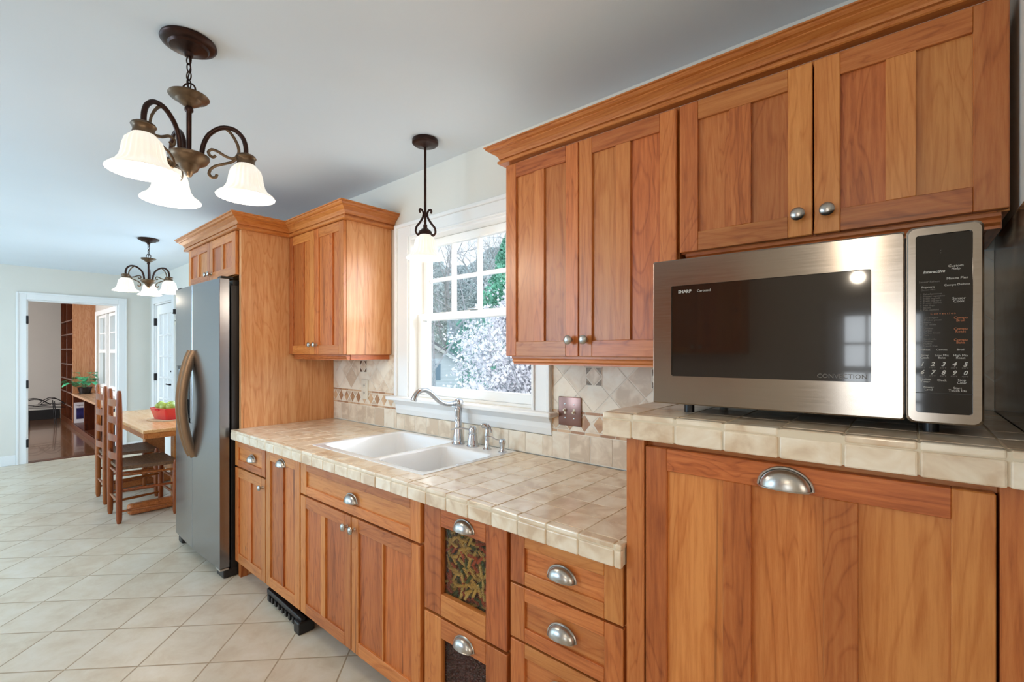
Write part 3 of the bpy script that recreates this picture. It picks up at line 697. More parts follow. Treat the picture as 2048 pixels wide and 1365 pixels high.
# ================================================================== counters
def sub_rect(r, h):
    x0, x1, y0, y1 = r; a0, a1, b0, b1 = h
    if a0 >= x1 or a1 <= x0 or b0 >= y1 or b1 <= y0: return [r]
    out = []
    if x0 < a0: out.append((x0, a0, y0, y1))
    if x1 > a1: out.append((a1, x1, y0, y1))
    xa, xb = max(x0, a0), min(x1, a1)
    if y0 < b0: out.append((xa, xb, y0, b0))
    if y1 > b1: out.append((xa, xb, b1, y1))
    return out
SINK = (-2.300, -1.415, 1.135, 1.690)
def counter(name, x0, x1, yf, yb, zt, pitch, phase, hole, label, leftend=False, rightend=True, edge=.058):
    g = .0028; mb = MB(); th = .012
    slabs = [(x0+.005, x1-.004, yf+.003, yb)]
    if hole: slabs = sub_rect(slabs[0], hole)
    for a, b, c_, d_ in slabs: mb.box(a, b, c_, d_, zt-edge+.003, zt-.0016, 1)
    xs = [x0]; x = phase
    while x > x0+.02: x -= pitch
    x += pitch
    while x < x1-.02: xs.append(x); x += pitch
    xs.append(x1)
    ys = [yf+.032]; y = yf+.032+pitch*.98
    while y < yb-.03: ys.append(y); y += pitch
    ys.append(yb)
    for i in range(len(xs)-1):
        a, b = xs[i]+g/2, xs[i+1]-g/2
        jy = random.uniform(-.0012, .0012)
        # V-cap front tile: top nose plus face
        mb.rbox(a, b, yf+jy+.002, yf+.032-g, zt-.014, zt+.0006, .004, 0, None, 3)
        mb.rbox(a, b, yf+jy, yf+.016, zt-edge, zt-.0150, .0035, 0, None, 2)
        for j in range(len(ys)-1):
            r = (a, b, ys[j]+g/2, ys[j+1]-g/2)
            for q in (sub_rect(r, hole) if hole else [r]):
                if q[1]-q[0] < .006 or q[3]-q[2] < .006: continue
                mb.rbox(q[0], q[1], q[2], q[3], zt-th, zt+random.uniform(-.0006, .0006), min(.0012, (q[1]-q[0])/3, (q[3]-q[2])/3), 0, None, 2)
    return tag(mb.build(name, [travertine, grout], origin=((x0+x1)/2, (yf+yb)/2, zt-edge)), label, 'countertop')
counter('tiled_countertop', -3.128, -.5335, 1.035, WY-.012, .914, .1035, -.6575, SINK, 'lower beige tumbled-tile countertop around the white sink')
ct = counter('raised_tiled_countertop', -.585, .165, 1.030, WY-.012, 1.238, .1035, -.505, None, 'raised beige tumbled-tile countertop under the microwave')
# end tiles at the left end of the raised counter and right end of the lower
# ------------------------------------------------------------------ backsplash
def clip(poly, x0, x1, z0, z1):
    def cl(p, inside, inter):
        out = []
        for i in range(len(p)):
            a, b = p[i-1], p[i]
            if inside(b):
                if not inside(a): out.append(inter(a, b))
                out.append(b)
            elif inside(a): out.append(inter(a, b))
        return out
    def ix(v): return lambda a, b: (v, a[1]+(b[1]-a[1])*(v-a[0])/(b[0]-a[0]))
    def iz(v): return lambda a, b: (a[0]+(b[0]-a[0])*(v-a[1])/(b[1]-a[1]), v)
    for ins, it in ((lambda p: p[0] >= x0, ix(x0)), (lambda p: p[0] <= x1, ix(x1)), (lambda p: p[1] >= z0, iz(z0)), (lambda p: p[1] <= z1, iz(z1))):
        if len(poly) < 3: return []
        poly = cl(poly, ins, it)
    return poly if len(poly) >= 3 else []
def shrink(poly, d):
    cx = sum(p[0] for p in poly)/len(poly); cz = sum(p[1] for p in poly)/len(poly)
    r = sum(math.hypot(p[0]-cx, p[1]-cz) for p in poly)/len(poly); k = max(.2, 1-d/r*1.3)
    return [(cx+(p[0]-cx)*k, cz+(p[1]-cz)*k) for p in poly]
def tri_area(p): return abs(sum(p[i-1][0]*p[i][1]-p[i][0]*p[i-1][1] for i in range(len(p))))/2
def backsplash(x0, x1, ztop, label, zlow=.916, inserts=(), phase=0, full=True, name='tile_backsplash'):
    mb = MB(); yb = WY-.001; y1 = WY-.0098; yf = WY-.011
    mb.box(x0, x1, y1, yb, zlow, ztop, 1)
    p = .1035; x = phase
    while x > x0: x -= p
    while x < x1:
        a, b = max(x+.002, x0+.001), min(x+p-.002, x1-.001)
        if b-a > .004: mb.rbox(a, b, yf, y1, zlow+.004, min(1.030, ztop), .001, 0, None, 1)
        x += p
    if ztop > 1.06:
        for z in (1.034, 1.121):
            x = phase*.5
            while x > x0: x -= .072
            while x < x1:
                a, b = max(x+.0015, x0), min(x+.0705, x1)
                if b-a > .004: mb.box(a, b, yf, y1, z, z+.011, 2)
                x += .072
        x = phase+.03; q = .0735; zc = 1.083; hh = .036
        while x > x0-q: x -= q
        while x < x1+q:
            dm = [(x, zc-hh), (x+q/2-.008, zc), (x, zc+hh), (x-q/2+.008, zc)]
            c_ = clip(dm, x0, x1, 1.0, 1.2)
            if c_: mb.prism(c_, yf, y1, 2)
            for s_ in (1, -1):
                tr = [(x+.006, zc+s_*(hh-.001)), (x+q-.006, zc+s_*(hh-.001)), (x+q/2, zc+s_*.008)]
                c_ = clip(tr, x0, x1, 1.0, 1.2)
                if c_: mb.prism(c_, yf, y1, 0)
            x += q
        # diagonal field
        D = .152; zb = 1.136
        ins = list(inserts)
        cx, cz = ins[0] if ins else ((x0+x1)/2, 1.285)
        n = 14
        for i in range(-n, n+1):
            for j in range(-n, n+1):
                if (i+j) % 2: continue
                mx, mz = cx+(i)*D/2*1.0, cz+(j)*D/2
                # nodes (mx,mz) are tile centres offset by half
                mx += D/2
                dm = [(mx, mz-D/2+.0042), (mx+D/2-.0042, mz), (mx, mz+D/2-.0042), (mx-D/2+.0042, mz)]
                skip = any(abs(mx-a)+abs(mz-b) < .02 for a, b in ins)
                c_ = clip(dm, x0, x1, zb, ztop)
                if c_ and tri_area(c_) > 1e-5:
                    # cut corner where an insert sits
                    mb.prism(c_, yf, y1, 0)
        for a, b in ins:
            s_ = .036
            mb.box(a-s_-.003, a+s_+.003, yf-.0012, y1, b-s_-.003, b+s_+.003, 1)
            mb.prism([(a, b-s_), (a+s_, b), (a, b+s_), (a-s_, b)], yf-.0025, yf, 0)
            for sx_ in (-1, 1):
                for sz_ in (-1, 1):
                    mb.prism([(a+sx_*s_, b+sz_*s_), (a+sx_*.009, b+sz_*s_), (a+sx_*s_, b+sz_*.009)], yf-.0025, yf, 3)
    return tag(mb.build(name, [splash_m, grout_l, diamond_m, bronze_tile], origin=((x0+x1)/2, WY, zlow)), label, 'backsplash')
backsplash(-3.128, cx0-.001, 1.368, 'stone tile backsplash with diamond border left of the window', inserts=[(-2.740, 1.290)], phase=-3.128)
backsplash(cx0-.001, cx1+.001, 1.010, 'low row of stone tiles on the wall under the kitchen window', phase=-3.128)
backsplash(cx1+.001, -.535, 1.366, 'stone tile backsplash with diamond border right of the window', inserts=[(-1.001, 1.284), (-.711, 1.284)], phase=-1.225)
backsplash(-.533, .1645, 1.645, 'diagonal stone tile backsplash behind the microwave', zlow=1.24, phase=-.5, inserts=[(-.2, 1.42)], name='microwave_backsplash') if False else None
mb = MB(); mb.box(-.533, .1645, WY-.008, WY-.001, 1.239, 1.648, 1)
for i in range(-8, 9):
    for j in range(-4, 5):
        if (i+j) % 2 == 0:
            mx, mz = -.18+i*.076, 1.43+j*.076
            c_ = clip([(mx, mz-.073), (mx+.073, mz), (mx, mz+.073), (mx-.073, mz)], -.533, .1645, 1.24, 1.647)
            if c_ and tri_area(c_) > 1e-5: mb.prism(c_, WY-.011, WY-.008, 0)
tag(mb.build('tile_backsplash', [splash_m, grout_l], origin=(-.18, WY, 1.24)), 'plain diagonal stone tiles on the wall behind the microwave', 'backsplash')

# ------------------------------------------------------------------ sink
def rrect(x0, x1, y0, y1, r, n=6):
    pts = []
    for (cx, cy, a0) in ((x1-r, y1-r, 0), (x0+r, y1-r, 90), (x0+r, y0+r, 180), (x1-r, y0+r, 270)):
        for k in range(n+1): a = R(a0+90*k/n); pts.append((cx+r*math.cos(a), cy+r*math.sin(a)))
    return pts
def rect_match(x0, x1, y0, y1, n=6):
    pts = []
    for (cx, cy) in ((x1, y1), (x0, y1), (x0, y0), (x1, y0)): pts += [(cx, cy)]*(n+1)
    return pts
sk = MB(); zt = .9165
for (cell, bas) in (((SINK[0], -1.795, SINK[2], SINK[3]), (-2.270, -1.812, 1.175, 1.660)), ((-1.795, SINK[1], SINK[2], SINK[3]), (-1.778, -1.445, 1.165, 1.560))):
    loops = [[(x, y, .905) for x, y in rect_match(*cell)], [(x, y, zt) for x, y in rect_match(*cell)]]
    x0, x1, y0, y1 = bas
    for d_, z, r in ((-.006, zt, .035), (0, zt-.0015, .035), (.004, zt-.006, .035), (.012, .80, .04), (.02, .735, .05), (.045, .718, .05), (.09, .715, .05)):
        loops.append([(x, y, z) for x, y in rrect(x0+d_, x1-d_, y0+d_, y1-d_, r)])
    m = len(loops[0]); vs_ = [p for l in loops for p in l]; fs = []
    for i in range(len(loops)-1):
        for k in range(m): fs.append((i*m+k, i*m+(k+1) % m, (i+1)*m+(k+1) % m, (i+1)*m+k))
    fs.append(tuple((len(loops)-1)*m+k for k in range(m)))
    bmv = MB(); sk.add(vs_, fs, 0, True)
so = sk.build('sink', enamel, origin=(-1.86, 1.41, .905))
m_ = so.modifiers.new('w', 'WELD'); m_.merge_threshold = 1e-5
tag(so, 'white double-bowl enamel sink set into the lower tiled counter', 'sink')
for cx, cy in ((-2.04, 1.42), (-1.61, 1.36)):
    dr = MB(); dr.lathe([(0, .7165), (.03, .7165), (.042, .719), (.045, .716)], 24, T(cx, cy, 0)); dr.build('drain', chrome, so)

# ------------------------------------------------------------------ faucet set
FYY = 1.628; z0 = zt
f = empty('faucet', (-1.752, FYY, z0), 'brushed metal kitchen faucet with a long curved spout', 'faucet')
mb = MB(); mb.lathe([(r_, z_*1.15) for r_, z_ in ((0, 0), (.032, 0), (.033, .004), (.029, .010), (.027, .013), (.027, .018), (.0235, .045), (.0185, .085), (.0165, .098), (.019, .100), (.019, .105), (.0165, .108), (.017, .125), (.0195, .148), (.0195, .156), (.016, .160), (.016, .168), (.013, .17), (0, .17))], 28, T(-1.752, FYY, z0)); mb.build('base', chrome, f)
mb = MB(); mb.lathe([(0, .192), (.018, .193), (.023, .202), (.024, .212), (.021, .223), (.013, .230), (.006, .233), (0, .234)], 24, T(-1.752, FYY, z0)); mb.ball((-1.752, FYY+.012, z0+.211), .019); mb.build('hub', chrome, f)
Pp = [(-1.752, FYY-.012, .211), (-1.752, 1.582, .207), (-1.752, 1.533, .211), (-1.752, 1.491, .234), (-1.752, 1.461, .263), (-1.752, 1.432, .284), (-1.752, 1.405, .291), (-1.752, 1.377, .286), (-1.752, 1.356, .267), (-1.752, 1.346, .243)]
pp = []
for i in range(len(Pp)-1):
    for k in range(3):
        a = k/3; pp.append(tuple(Pp[i][c]*(1-a)+Pp[i+1][c]*a for c in range(3)))
pp.append(Pp[-1]); 
for _ in range(3): pp = [pp[0]]+[tuple((pp[i-1][c]+2*pp[i][c]+pp[i+1][c])/4 for c in range(3)) for i in range(1, len(pp)-1)]+[pp[-1]]
pp = [(a, b, c_+z0) for a, b, c_ in pp]
mb = MB(); mb.tube(pp, [.0115]*(len(pp)-4)+[.012, .0125, .014, .014], 12)
for q in (0, 1, 2): mb.tube([tuple(Vector(pp[q])-Vector((0, 0, 0))), tuple((Vector(pp[q])*.6+Vector(pp[q+1])*.4))], .0145, 12)
mb.build('spout', chrome, f)
f = empty('faucet_lever', (-1.650, FYY+.003, z0), 'short conical faucet base with a side lever handle', 'faucet handle')
mb = MB(); mb.lathe([(0, 0), (.030, 0), (.031, .004), (.027, .009), (.026, .016), (.022, .05), (.0195, .062), (.021, .064), (.021, .068), (.019, .070), (.020, .085), (.015, .097), (.008, .102), (0, .103)], 26, T(-1.650, FYY+.003, z0)); mb.build('base', chrome, f)
mb = MB(); mb.tube([(-1.664, FYY-.008, z0+.084), (-1.685, FYY-.03, z0+.090), (-1.705, FYY-.055, z0+.092), (-1.722, FYY-.078, z0+.086)], [.005, .0045, .005, .0035], 8); mb.build('lever', chrome, f)
f = empty('side_sprayer', (-1.548, FYY, z0), 'slim upright metal sink sprayer with a trigger', 'sprayer')
mb = MB(); mb.lathe([(0, 0), (.020, 0), (.021, .003), (.014, .009), (.012, .016), (.0125, .028), (.0105, .032), (.0115, .05), (.010, .09), (.0085, .098), (0, .098)], 22, T(-1.548, FYY, z0)); mb.build('base', chrome, f)
mb = MB(); mb.tube([(-1.548, FYY, z0+.096), (-1.548, FYY, z0+.106), (-1.552, FYY-.006, z0+.114), (-1.560, FYY-.016, z0+.117), (-1.566, FYY-.024, z0+.112)], [.009, .011, .013, .012, .011], 12)
mb.tube([(-1.545, FYY+.002, z0+.118), (-1.536, FYY+.006, z0+.108), (-1.530, FYY+.008, z0+.090), (-1.528, FYY+.009, z0+.082)], [.005, .0055, .0045, .003], 8); mb.build('spray_head', chrome, f)
f = empty('soap_dispenser', (-1.452, FYY+.003, z0), 'small round metal soap pump, rightmost of the sink fittings', 'soap dispenser')
mb = MB(); mb.lathe([(0, 0), (.020, 0), (.021, .003), (.012, .008), (.009, .013), (.0095, .024), (.012, .034), (.0155, .042), (.016, .05), (.014, .058), (.008, .062), (0, .063)], 24, T(-1.452, FYY+.003, z0)); mb.build('base', chrome, f)
mb = MB(); mb.tube([(-1.462, FYY-.004, z0+.053), (-1.478, FYY-.018, z0+.060), (-1.49, FYY-.032, z0+.072), (-1.505, FYY-.05, z0+.074), (-1.512, FYY-.058, z0+.070)], .0033, 8); mb.build('nozzle', chrome, f)

# ------------------------------------------------------------------ outlet and switches
def wallplate(x0, x1, z0_, z1_, mat): 
    mb = MB(); mb.rbox(x0, x1, WY-.018, WY-.0112, z0_, z1_, .003, 0, None, 3, True); return mb
o = empty('wall_outlet', (-2.72, WY-.011, 1.075), 'ivory electrical outlet on the backsplash left of the window', 'outlet')
wallplate(-2.757, -2.683, 1.075, 1.205, ivory).build('cover_plate', ivory, o)
for z in (1.165, 1.115):
    mb = MB(); mb.rbox(-2.737, -2.703, WY-.0205, WY-.017, z-.015, z+.015, .002)
    for dx in (-.007, .007): mb.box(-2.72+dx-.0012, -2.72+dx+.0012, WY-.0212, WY-.0203, z-.003, z+.006, 1)
    mb.ball((-2.72, WY-.0203, z-.009), .0022, .001, .0022, 8, 1)
    mb.build('socket', [ivory, blackp], o)
copper = plain('copper_plate', lin(132, 98, 88), .28, .85)
o = empty('light_switch_plate', (-1.118, WY-.011, 1.065), 'brown metal double light switch plate right of the window', 'switch plate')
wallplate(-1.176, -1.06, 1.067, 1.192, copper).build('cover_plate', copper, o)
for i, x in enumerate((-1.141, -1.095)):
    mb = MB(); mb.rbox(x-.0055, x+.0055, WY-.0195, WY-.0175, 1.118, 1.142, .001); M = T(x, WY-.019, 1.13) @ RX(R(30 if i else -30)); mb.rbox(-.004, .004, -.013, 0, -.004, .004, .0015, 0, M); mb.build('switch_toggle', ivory, o)
    for z in (1.100, 1.160): mb = MB(); mb.lathe([(0, 0), (.0032, 0), (.0028, .0015), (0, .002)], 12, T(x, WY-.018, z) @ RX(R(90))); mb.build('screw', nickel, o)

# ================================================================== microwave
mw = empty('microwave', (-.19, 1.34, 1.238), 'large stainless microwave oven on the raised tiled counter', 'microwave')
M = T(-.487, 1.112, 0) @ RZ(R(1.6))   # local x along the front, y into depth
w = .585; zb, zt_ = 1.262, 1.612
mb = MB(); mb.rbox(.004, w-.002, .03, .43, zb+.006, zt_-.006, .006, 0, M); mb.build('body', blackp, mw)
ds_ = .481
mb = MB()
wx0, wx1, wz0, wz1 = .046, .432, 1.330, 1.548
# door frame: four boards round the window, slightly convex bevel
mb.rbox(0, wx0, 0, .03, zb, zt_, .002, 0, M); mb.rbox(wx1, ds_, 0, .03, zb, zt_, .002, 0, M)
mb.box(wx0-.003, wx1+.003, .0005, .029, zb+.001, wz0, 0, M); mb.box(wx0-.003, wx1+.003, .0005, .029, wz1, zt_-.001, 0, M)
mb = MB()
def frame_mesh(mb, X0, X1, Z0, Z1, a0, a1, c0, c1, rr, ro, M, y=0, dep=.03, bul=.0):
    n = 6; outer = rrect(X0, X1, Z0, Z1, ro, n); inner = rrect(a0, a1, c0, c1, rr, n); m = len(outer)
    def dense(l): return l
    vs_ = [(x, y+dep, z) for x, z in outer]+[(x, y+.003, z) for x, z in outer]+[(x+(.003 if x < (X0+X1)/2 else -.003), y, z+(.003 if z < (Z0+Z1)/2 else -.003)) for x, z in outer]
    vs_ += [(x, y, z) for x, z in inner]+[(x, y+.006, z) for x, z in inner]
    fs = []
    for i in range(4):
        for k in range(m): fs.append((i*m+k, i*m+(k+1) % m, (i+1)*m+(k+1) % m, (i+1)*m+k))
    mb.add(vs_, fs, 0, False, M)
frame_mesh(mb, 0, ds_, zb, zt_, wx0, wx1, wz0, wz1, .004, .004, M)
dr = mb.build('door', steel_mw, mw)
mb = MB(); mb.box(wx0-.002, wx1+.002, .004, .008, wz0-.002, wz1+.002, 0, M); gl = mb.build('door_glass', darkglass, dr)
TM = M @ T(0, .0036, 0) @ RX(R(90))
letter = plain('pale_lettering', lin(190, 186, 178), .5); letter_o = plain('orange_lettering', lin(188, 110, 64), .5); letter_d = plain('dim_lettering', lin(110, 104, 98), .5)
for s_, sz_, xx, zz, mt in (('SHARP', .0105, wx0+.016, wz1-.018, letter), ('Carousel', .0085, wx0+.060, wz1-.018, letter), ('CONVECTION', .0125, wx1-.088, wz0+.006, letter_d)):
    mb = MB(); mb.text(s_, sz_, TM @ T(xx, zz, 0), 0, bold=.0003 if s_ == 'SHARP' else 0); mb.build('door_lettering', mt, gl, fix=False)
mb = MB(); px0, px1 = ds_+.002, w
frame_mesh(mb, px0, px1, zb-.002, zt_+.004, px0+.013, px1-.014, zb+.017, zt_-.012, .005, .012, M, -.002)
cp = mb.build('control_panel', steel_mw, mw)
mb = MB(); mb.box(px0+.011, px1-.012, .002, .006, zb+.015, zt_-.010, 0, M); mb.box(px0+.013, px1-.014, .0012, .002, zb+.052, zb+.053, 1, M); kp = mb.build('keypad', [plain('keypad_black', lin(20, 15, 13), .05, coat=.1), blackp], cp)
mb = MB(); TP = M @ T(px0+.012, .0015, 0) @ RX(R(90)); kw = px1-px0-.026
H_ = (zt_-.012)-(zb+.017)
def tx(s_, fx, fz, size, mi=0, al='CENTER', sh=0, bold=0): mb.text(s_, size, TP @ T(kw*fx, zb+.017+H_*(1-fz), 0), mi, al, sh, bold=bold)
# positions are fractions of the black panel
tx('Interactive', .34, .215, .0068, 0, sh=.3, bold=.0002); tx('Custom\nHelp', .72, .19, .0062)
tx('Sensor Reheat', .26, .268, .0048, 2); tx('Minute Plus', .74, .258, .0058); tx('Popcorn', .24, .298, .0052); tx('(Sensor Mic)', .24, .312, .0038, 2); tx('Compu Defrost', .74, .293, .0052)
lst = ['1  Baked potatoes', '2  Frozen vegetables', '3  Fresh veg-soft', '4  Fresh veg-hard', '5  Frozen entrees', '6  Hot dogs', '7  Bacon', '8  Fish, seafood']
for i, s_ in enumerate(lst): tx(s_, .10, .336+i*.0128, .0040, 2, 'LEFT')
tx('Sensor\nCook', .77, .370, .0062)
tx('C o n v e c t i o n', .50, .449, .0046, 1)
for i, s_ in enumerate(['1  Hamburgers', '2  Chicken pieces', '3  Steaks', '4  Fish steaks']): tx(s_, .10, .470+i*.0128, .0040, 2, 'LEFT')
for i, s_ in enumerate(['1  Chicken', '2  Turkey', '3  Turkey breast', '4  Pork']): tx(s_, .10, .530+i*.0128, .0040, 2, 'LEFT')
for i, s_ in enumerate(['1  Bundt cake', '2  Cookies', '3  Muffins', '4  French fries']): tx(s_, .10, .590+i*.0128, .0040, 2, 'LEFT')
tx('Compu\nBroil', .80, .476, .0058, 1); tx('Compu\nRoast', .80, .537, .0058, 1); tx('Compu\nBake', .80, .597, .0058, 1)
tx('Preheat', .18, .650, .0048); tx('Convec', .48, .650, .0048); tx('Broil', .80, .650, .0048)
tx('Slow\nCook', .18, .682, .0054); tx('Low Mix\nBake', .48, .682, .0052); tx('High Mix\nRoast', .80, .682, .0052)
for i, s_ in enumerate('12345'): tx(s_, .13+i*.186, .737, .0105, 0, sh=.3, bold=.0002)
for i, s_ in enumerate('67890'): tx(s_, .13+i*.186, .783, .0105, 0, sh=.3, bold=.0002)
for i, s_ in enumerate(('100°F', '150°F', '275°F', '300°F', '325°F')): tx(s_, .13+i*.186, .750, .0036, 2)
for i, s_ in enumerate(('350°F', '375°F', '400°F', '425°F', '450°F')): tx(s_, .13+i*.186, .796, .0036, 2)
tx('Kitchen\nTimer', .19, .818, .0050); tx('Clock', .48, .821, .0052); tx('Stop\nClear', .82, .818, .0056); tx('Power\nLevel', .25, .862, .0052); tx('Start\nTouch On', .75, .862, .0056)
tx(':', .46, .108, .012, 2)
mb.build('keypad_lettering', [letter, letter_o, letter_d], kp, fix=False)
for x, y in ((.07, .06), (.52, .06), (.07, .38), (.52, .38)):
    mb = MB(); mb.lathe([(0, 0), (.012, 0), (.012, zb-1.238+.008), (0, zb-1.238+.008)], 16, M @ T(x, y, 1.2386)); mb.build('foot', blackp, mw)

# ================================================================== refrigerator
fr = empty('refrigerator', (-3.63, 1.35, 0), 'tall stainless side-by-side refrigerator with a dispenser in its left door', 'refrigerator')
FF = .980; fx0, fx1, fs_ = -4.080, -3.172, -3.665
mb = MB(); mb.rbox(fx0+.004, fx1-.002, FF+.075, WY-.04, .03, 1.80, .004); mb.box(fx0+.02, fx1-.02, FF+.05, FF+.078, .03, .1); mb.build('body', blackp, fr)
for i, (a, b) in enumerate(((fx0, fs_-.003), (fs_+.003, fx1))):
    mb = MB()
    n = 10; zb_, zt2 = .065, 1.835
    pr = []
    for k in range(n+1):
        x = a+(b-a)*k/n; pr.append((x, FF+.010-(math.sin(math.pi*(x-fx0)/(fx1-fx0)))*.010))
    pr += [(b, FF+.065), (a, FF+.065)]
    if i == 0:
        # leave a recess for the dispenser
        dx0, dx1, dz0, dz1 = -3.99, -3.72, .905, 1.285
        mb.prism(pr, zb_, dz0, 0, None, 'z'); mb.prism(pr, dz1, zt2, 0, None, 'z')
        prl = [p for p in pr[:n+1] if p[0] < dx0]+[(dx0, FF+.004), (dx0, FF+.065), (a, FF+.065)]; mb.prism(prl, dz0, dz1, 0, None, 'z')
        prr = [(dx1, FF+.001)]+[p for p in pr[:n+1] if p[0] > dx1]+[(b, FF+.065), (dx1, FF+.065)]; mb.prism(prr, dz0, dz1, 0, None, 'z')
    else: mb.prism(pr, zb_, zt2, 0, None, 'z')
    dd = mb.build('door', steel_fr, fr, bevel=.002)
    # bow handle
    hx = fs_-.032 if i == 0 else fs_+.040
    pts = [(hx+(.0 if i == 0 else 0), FF+.004-.066*math.sin(math.pi*t/16)**.8, .69+.70*t/16) for t in range(17)]
    mb = MB(); mb.tube(pts, .0135, 12, 0, None, False, (1.9, .8)); mb.build('handle', steel_hd, dd)
    if i == 0:
        mb = MB(); mb.box(dx0, dx1, FF+.06, FF+.064, dz0, dz1); mb.box(dx0, dx0+.008, FF-.001, FF+.06, dz0, dz1); mb.box(dx1-.008, dx1, FF-.001, FF+.06, dz0, dz1)
        mb.box(dx0, dx1, FF-.002, FF+.03, 1.18, dz1); mb.box(dx0, dx1, FF-.004, FF+.06, dz0, dz0+.03); mb.box(-3.90, -3.81, FF+.03, FF+.055, 1.05, 1.18)
        dp = mb.build('dispenser', blackp, dd)
        mb = MB(); mb.box(dx0+.03, dx1-.10, FF-.0035, FF-.002, 1.20, 1.265); mb.build('display', plain('display_blue', lin(96, 108, 122), .15, coat=.5), dp)
mb = MB(); mb.box(fx0+.01, fx1-.01, FF+.08, FF+.1, .0, .05); mb.rbox(fx0+.02, fx0+.10, FF+.02, FF+.09, .0, .055, .012); mb.rbox(fx1-.12, fx1-.0, FF+.03, FF+.12, .0, .055, .010); mb.build('toe_grille', blackp, fr)
mb = MB(); mb.rbox(fx1-.07, fx1+.004, FF+.01, FF+.06, .052, .064, .003); mb.build('hinge', nickel, fr)
mb = MB(); mb.rbox(fx0+.01, fx0+.07, FF+.02, FF+.09, 1.836, 1.85, .004); mb.build('hinge', blackp, fr)
mb = MB(); mb.rbox(fx1-.07, fx1-.01, FF+.02, FF+.09, 1.836, 1.85, .004); mb.build('hinge', blackp, fr)
mb = MB(); mb.box(fx0+.02, fx1-.02, FF+.09, WY-.06, 1.80, 1.832); mb.build('top_cover', blackp, fr)

mb = MB(); mb.box(fs_-.0035, fs_+.0035, FF+.006, FF+.075, .07, 1.83); mb.build('door_gap_strip', blackp, fr)  # dark strip added between the doors in place of the gap's shade

# ================================================================== lights
def smooth(P, k=4, it=2):
    pts = []
    for i in range(len(P)-1):
        for j in range(k):
            a = j/k; pts.append(tuple(P[i][c]*(1-a)+P[i+1][c]*a for c in range(3)))
    pts.append(P[-1])
    for _ in range(it): pts = [pts[0]]+[tuple((pts[i-1][c]+2*pts[i][c]+pts[i+1][c])/4 for c in range(3)) for i in range(1, len(pts)-1)]+[pts[-1]]
    return pts
def shade(parent, M, s=1.0):
    prof = [(.030, .125), (.036, .118), (.052, .100), (.058, .080), (.061, .060), (.066, .040), (.078, .022), (.096, .010), (.104, .002), (.103, 0), (.094, .007), (.076, .019), (.063, .038), (.058, .060), (.055, .080), (.049, .098), (.034, .115), (.028, .122)]
    mb = MB(); mb.lathe([(r*s, z*(.5+.5*s)) for r, z in prof], 144, M, 0, 24, .026)
    sh = mb.build('lamp_shade', shade_m, parent)
    mb = MB(); mb.ball((0, 0, .058*s), .024*s, .024*s, .032*s, 14, 0, M); mb.lathe([(.012, .085*s), (.012, .12*s)], 12, M); mb.build('bulb', bulb_m, sh)
    return sh
def lamp_light(world, power, parent=None, r=.035):
    l = bpy.data.lights.new('bulb_light', 'POINT'); l.energy = power; l.shadow_soft_size = r; l.color = (1, .86, .68)
    o = bpy.data.objects.new('bulb_light', l); COL.objects.link(o); o.location = Vector(world)-(wl(parent) if parent else Vector((0, 0, 0))); o.parent = parent
def ring(c, r, axis, n=20, sx=1, sz=1):
    pts = []
    for k in range(n):
        a = 2*math.pi*k/n; u, v = r*math.cos(a)*sx, r*math.sin(a)*sz
        pts.append((c[0]+u*math.cos(axis), c[1]+u*math.sin(axis), c[2]+v))
    return pts
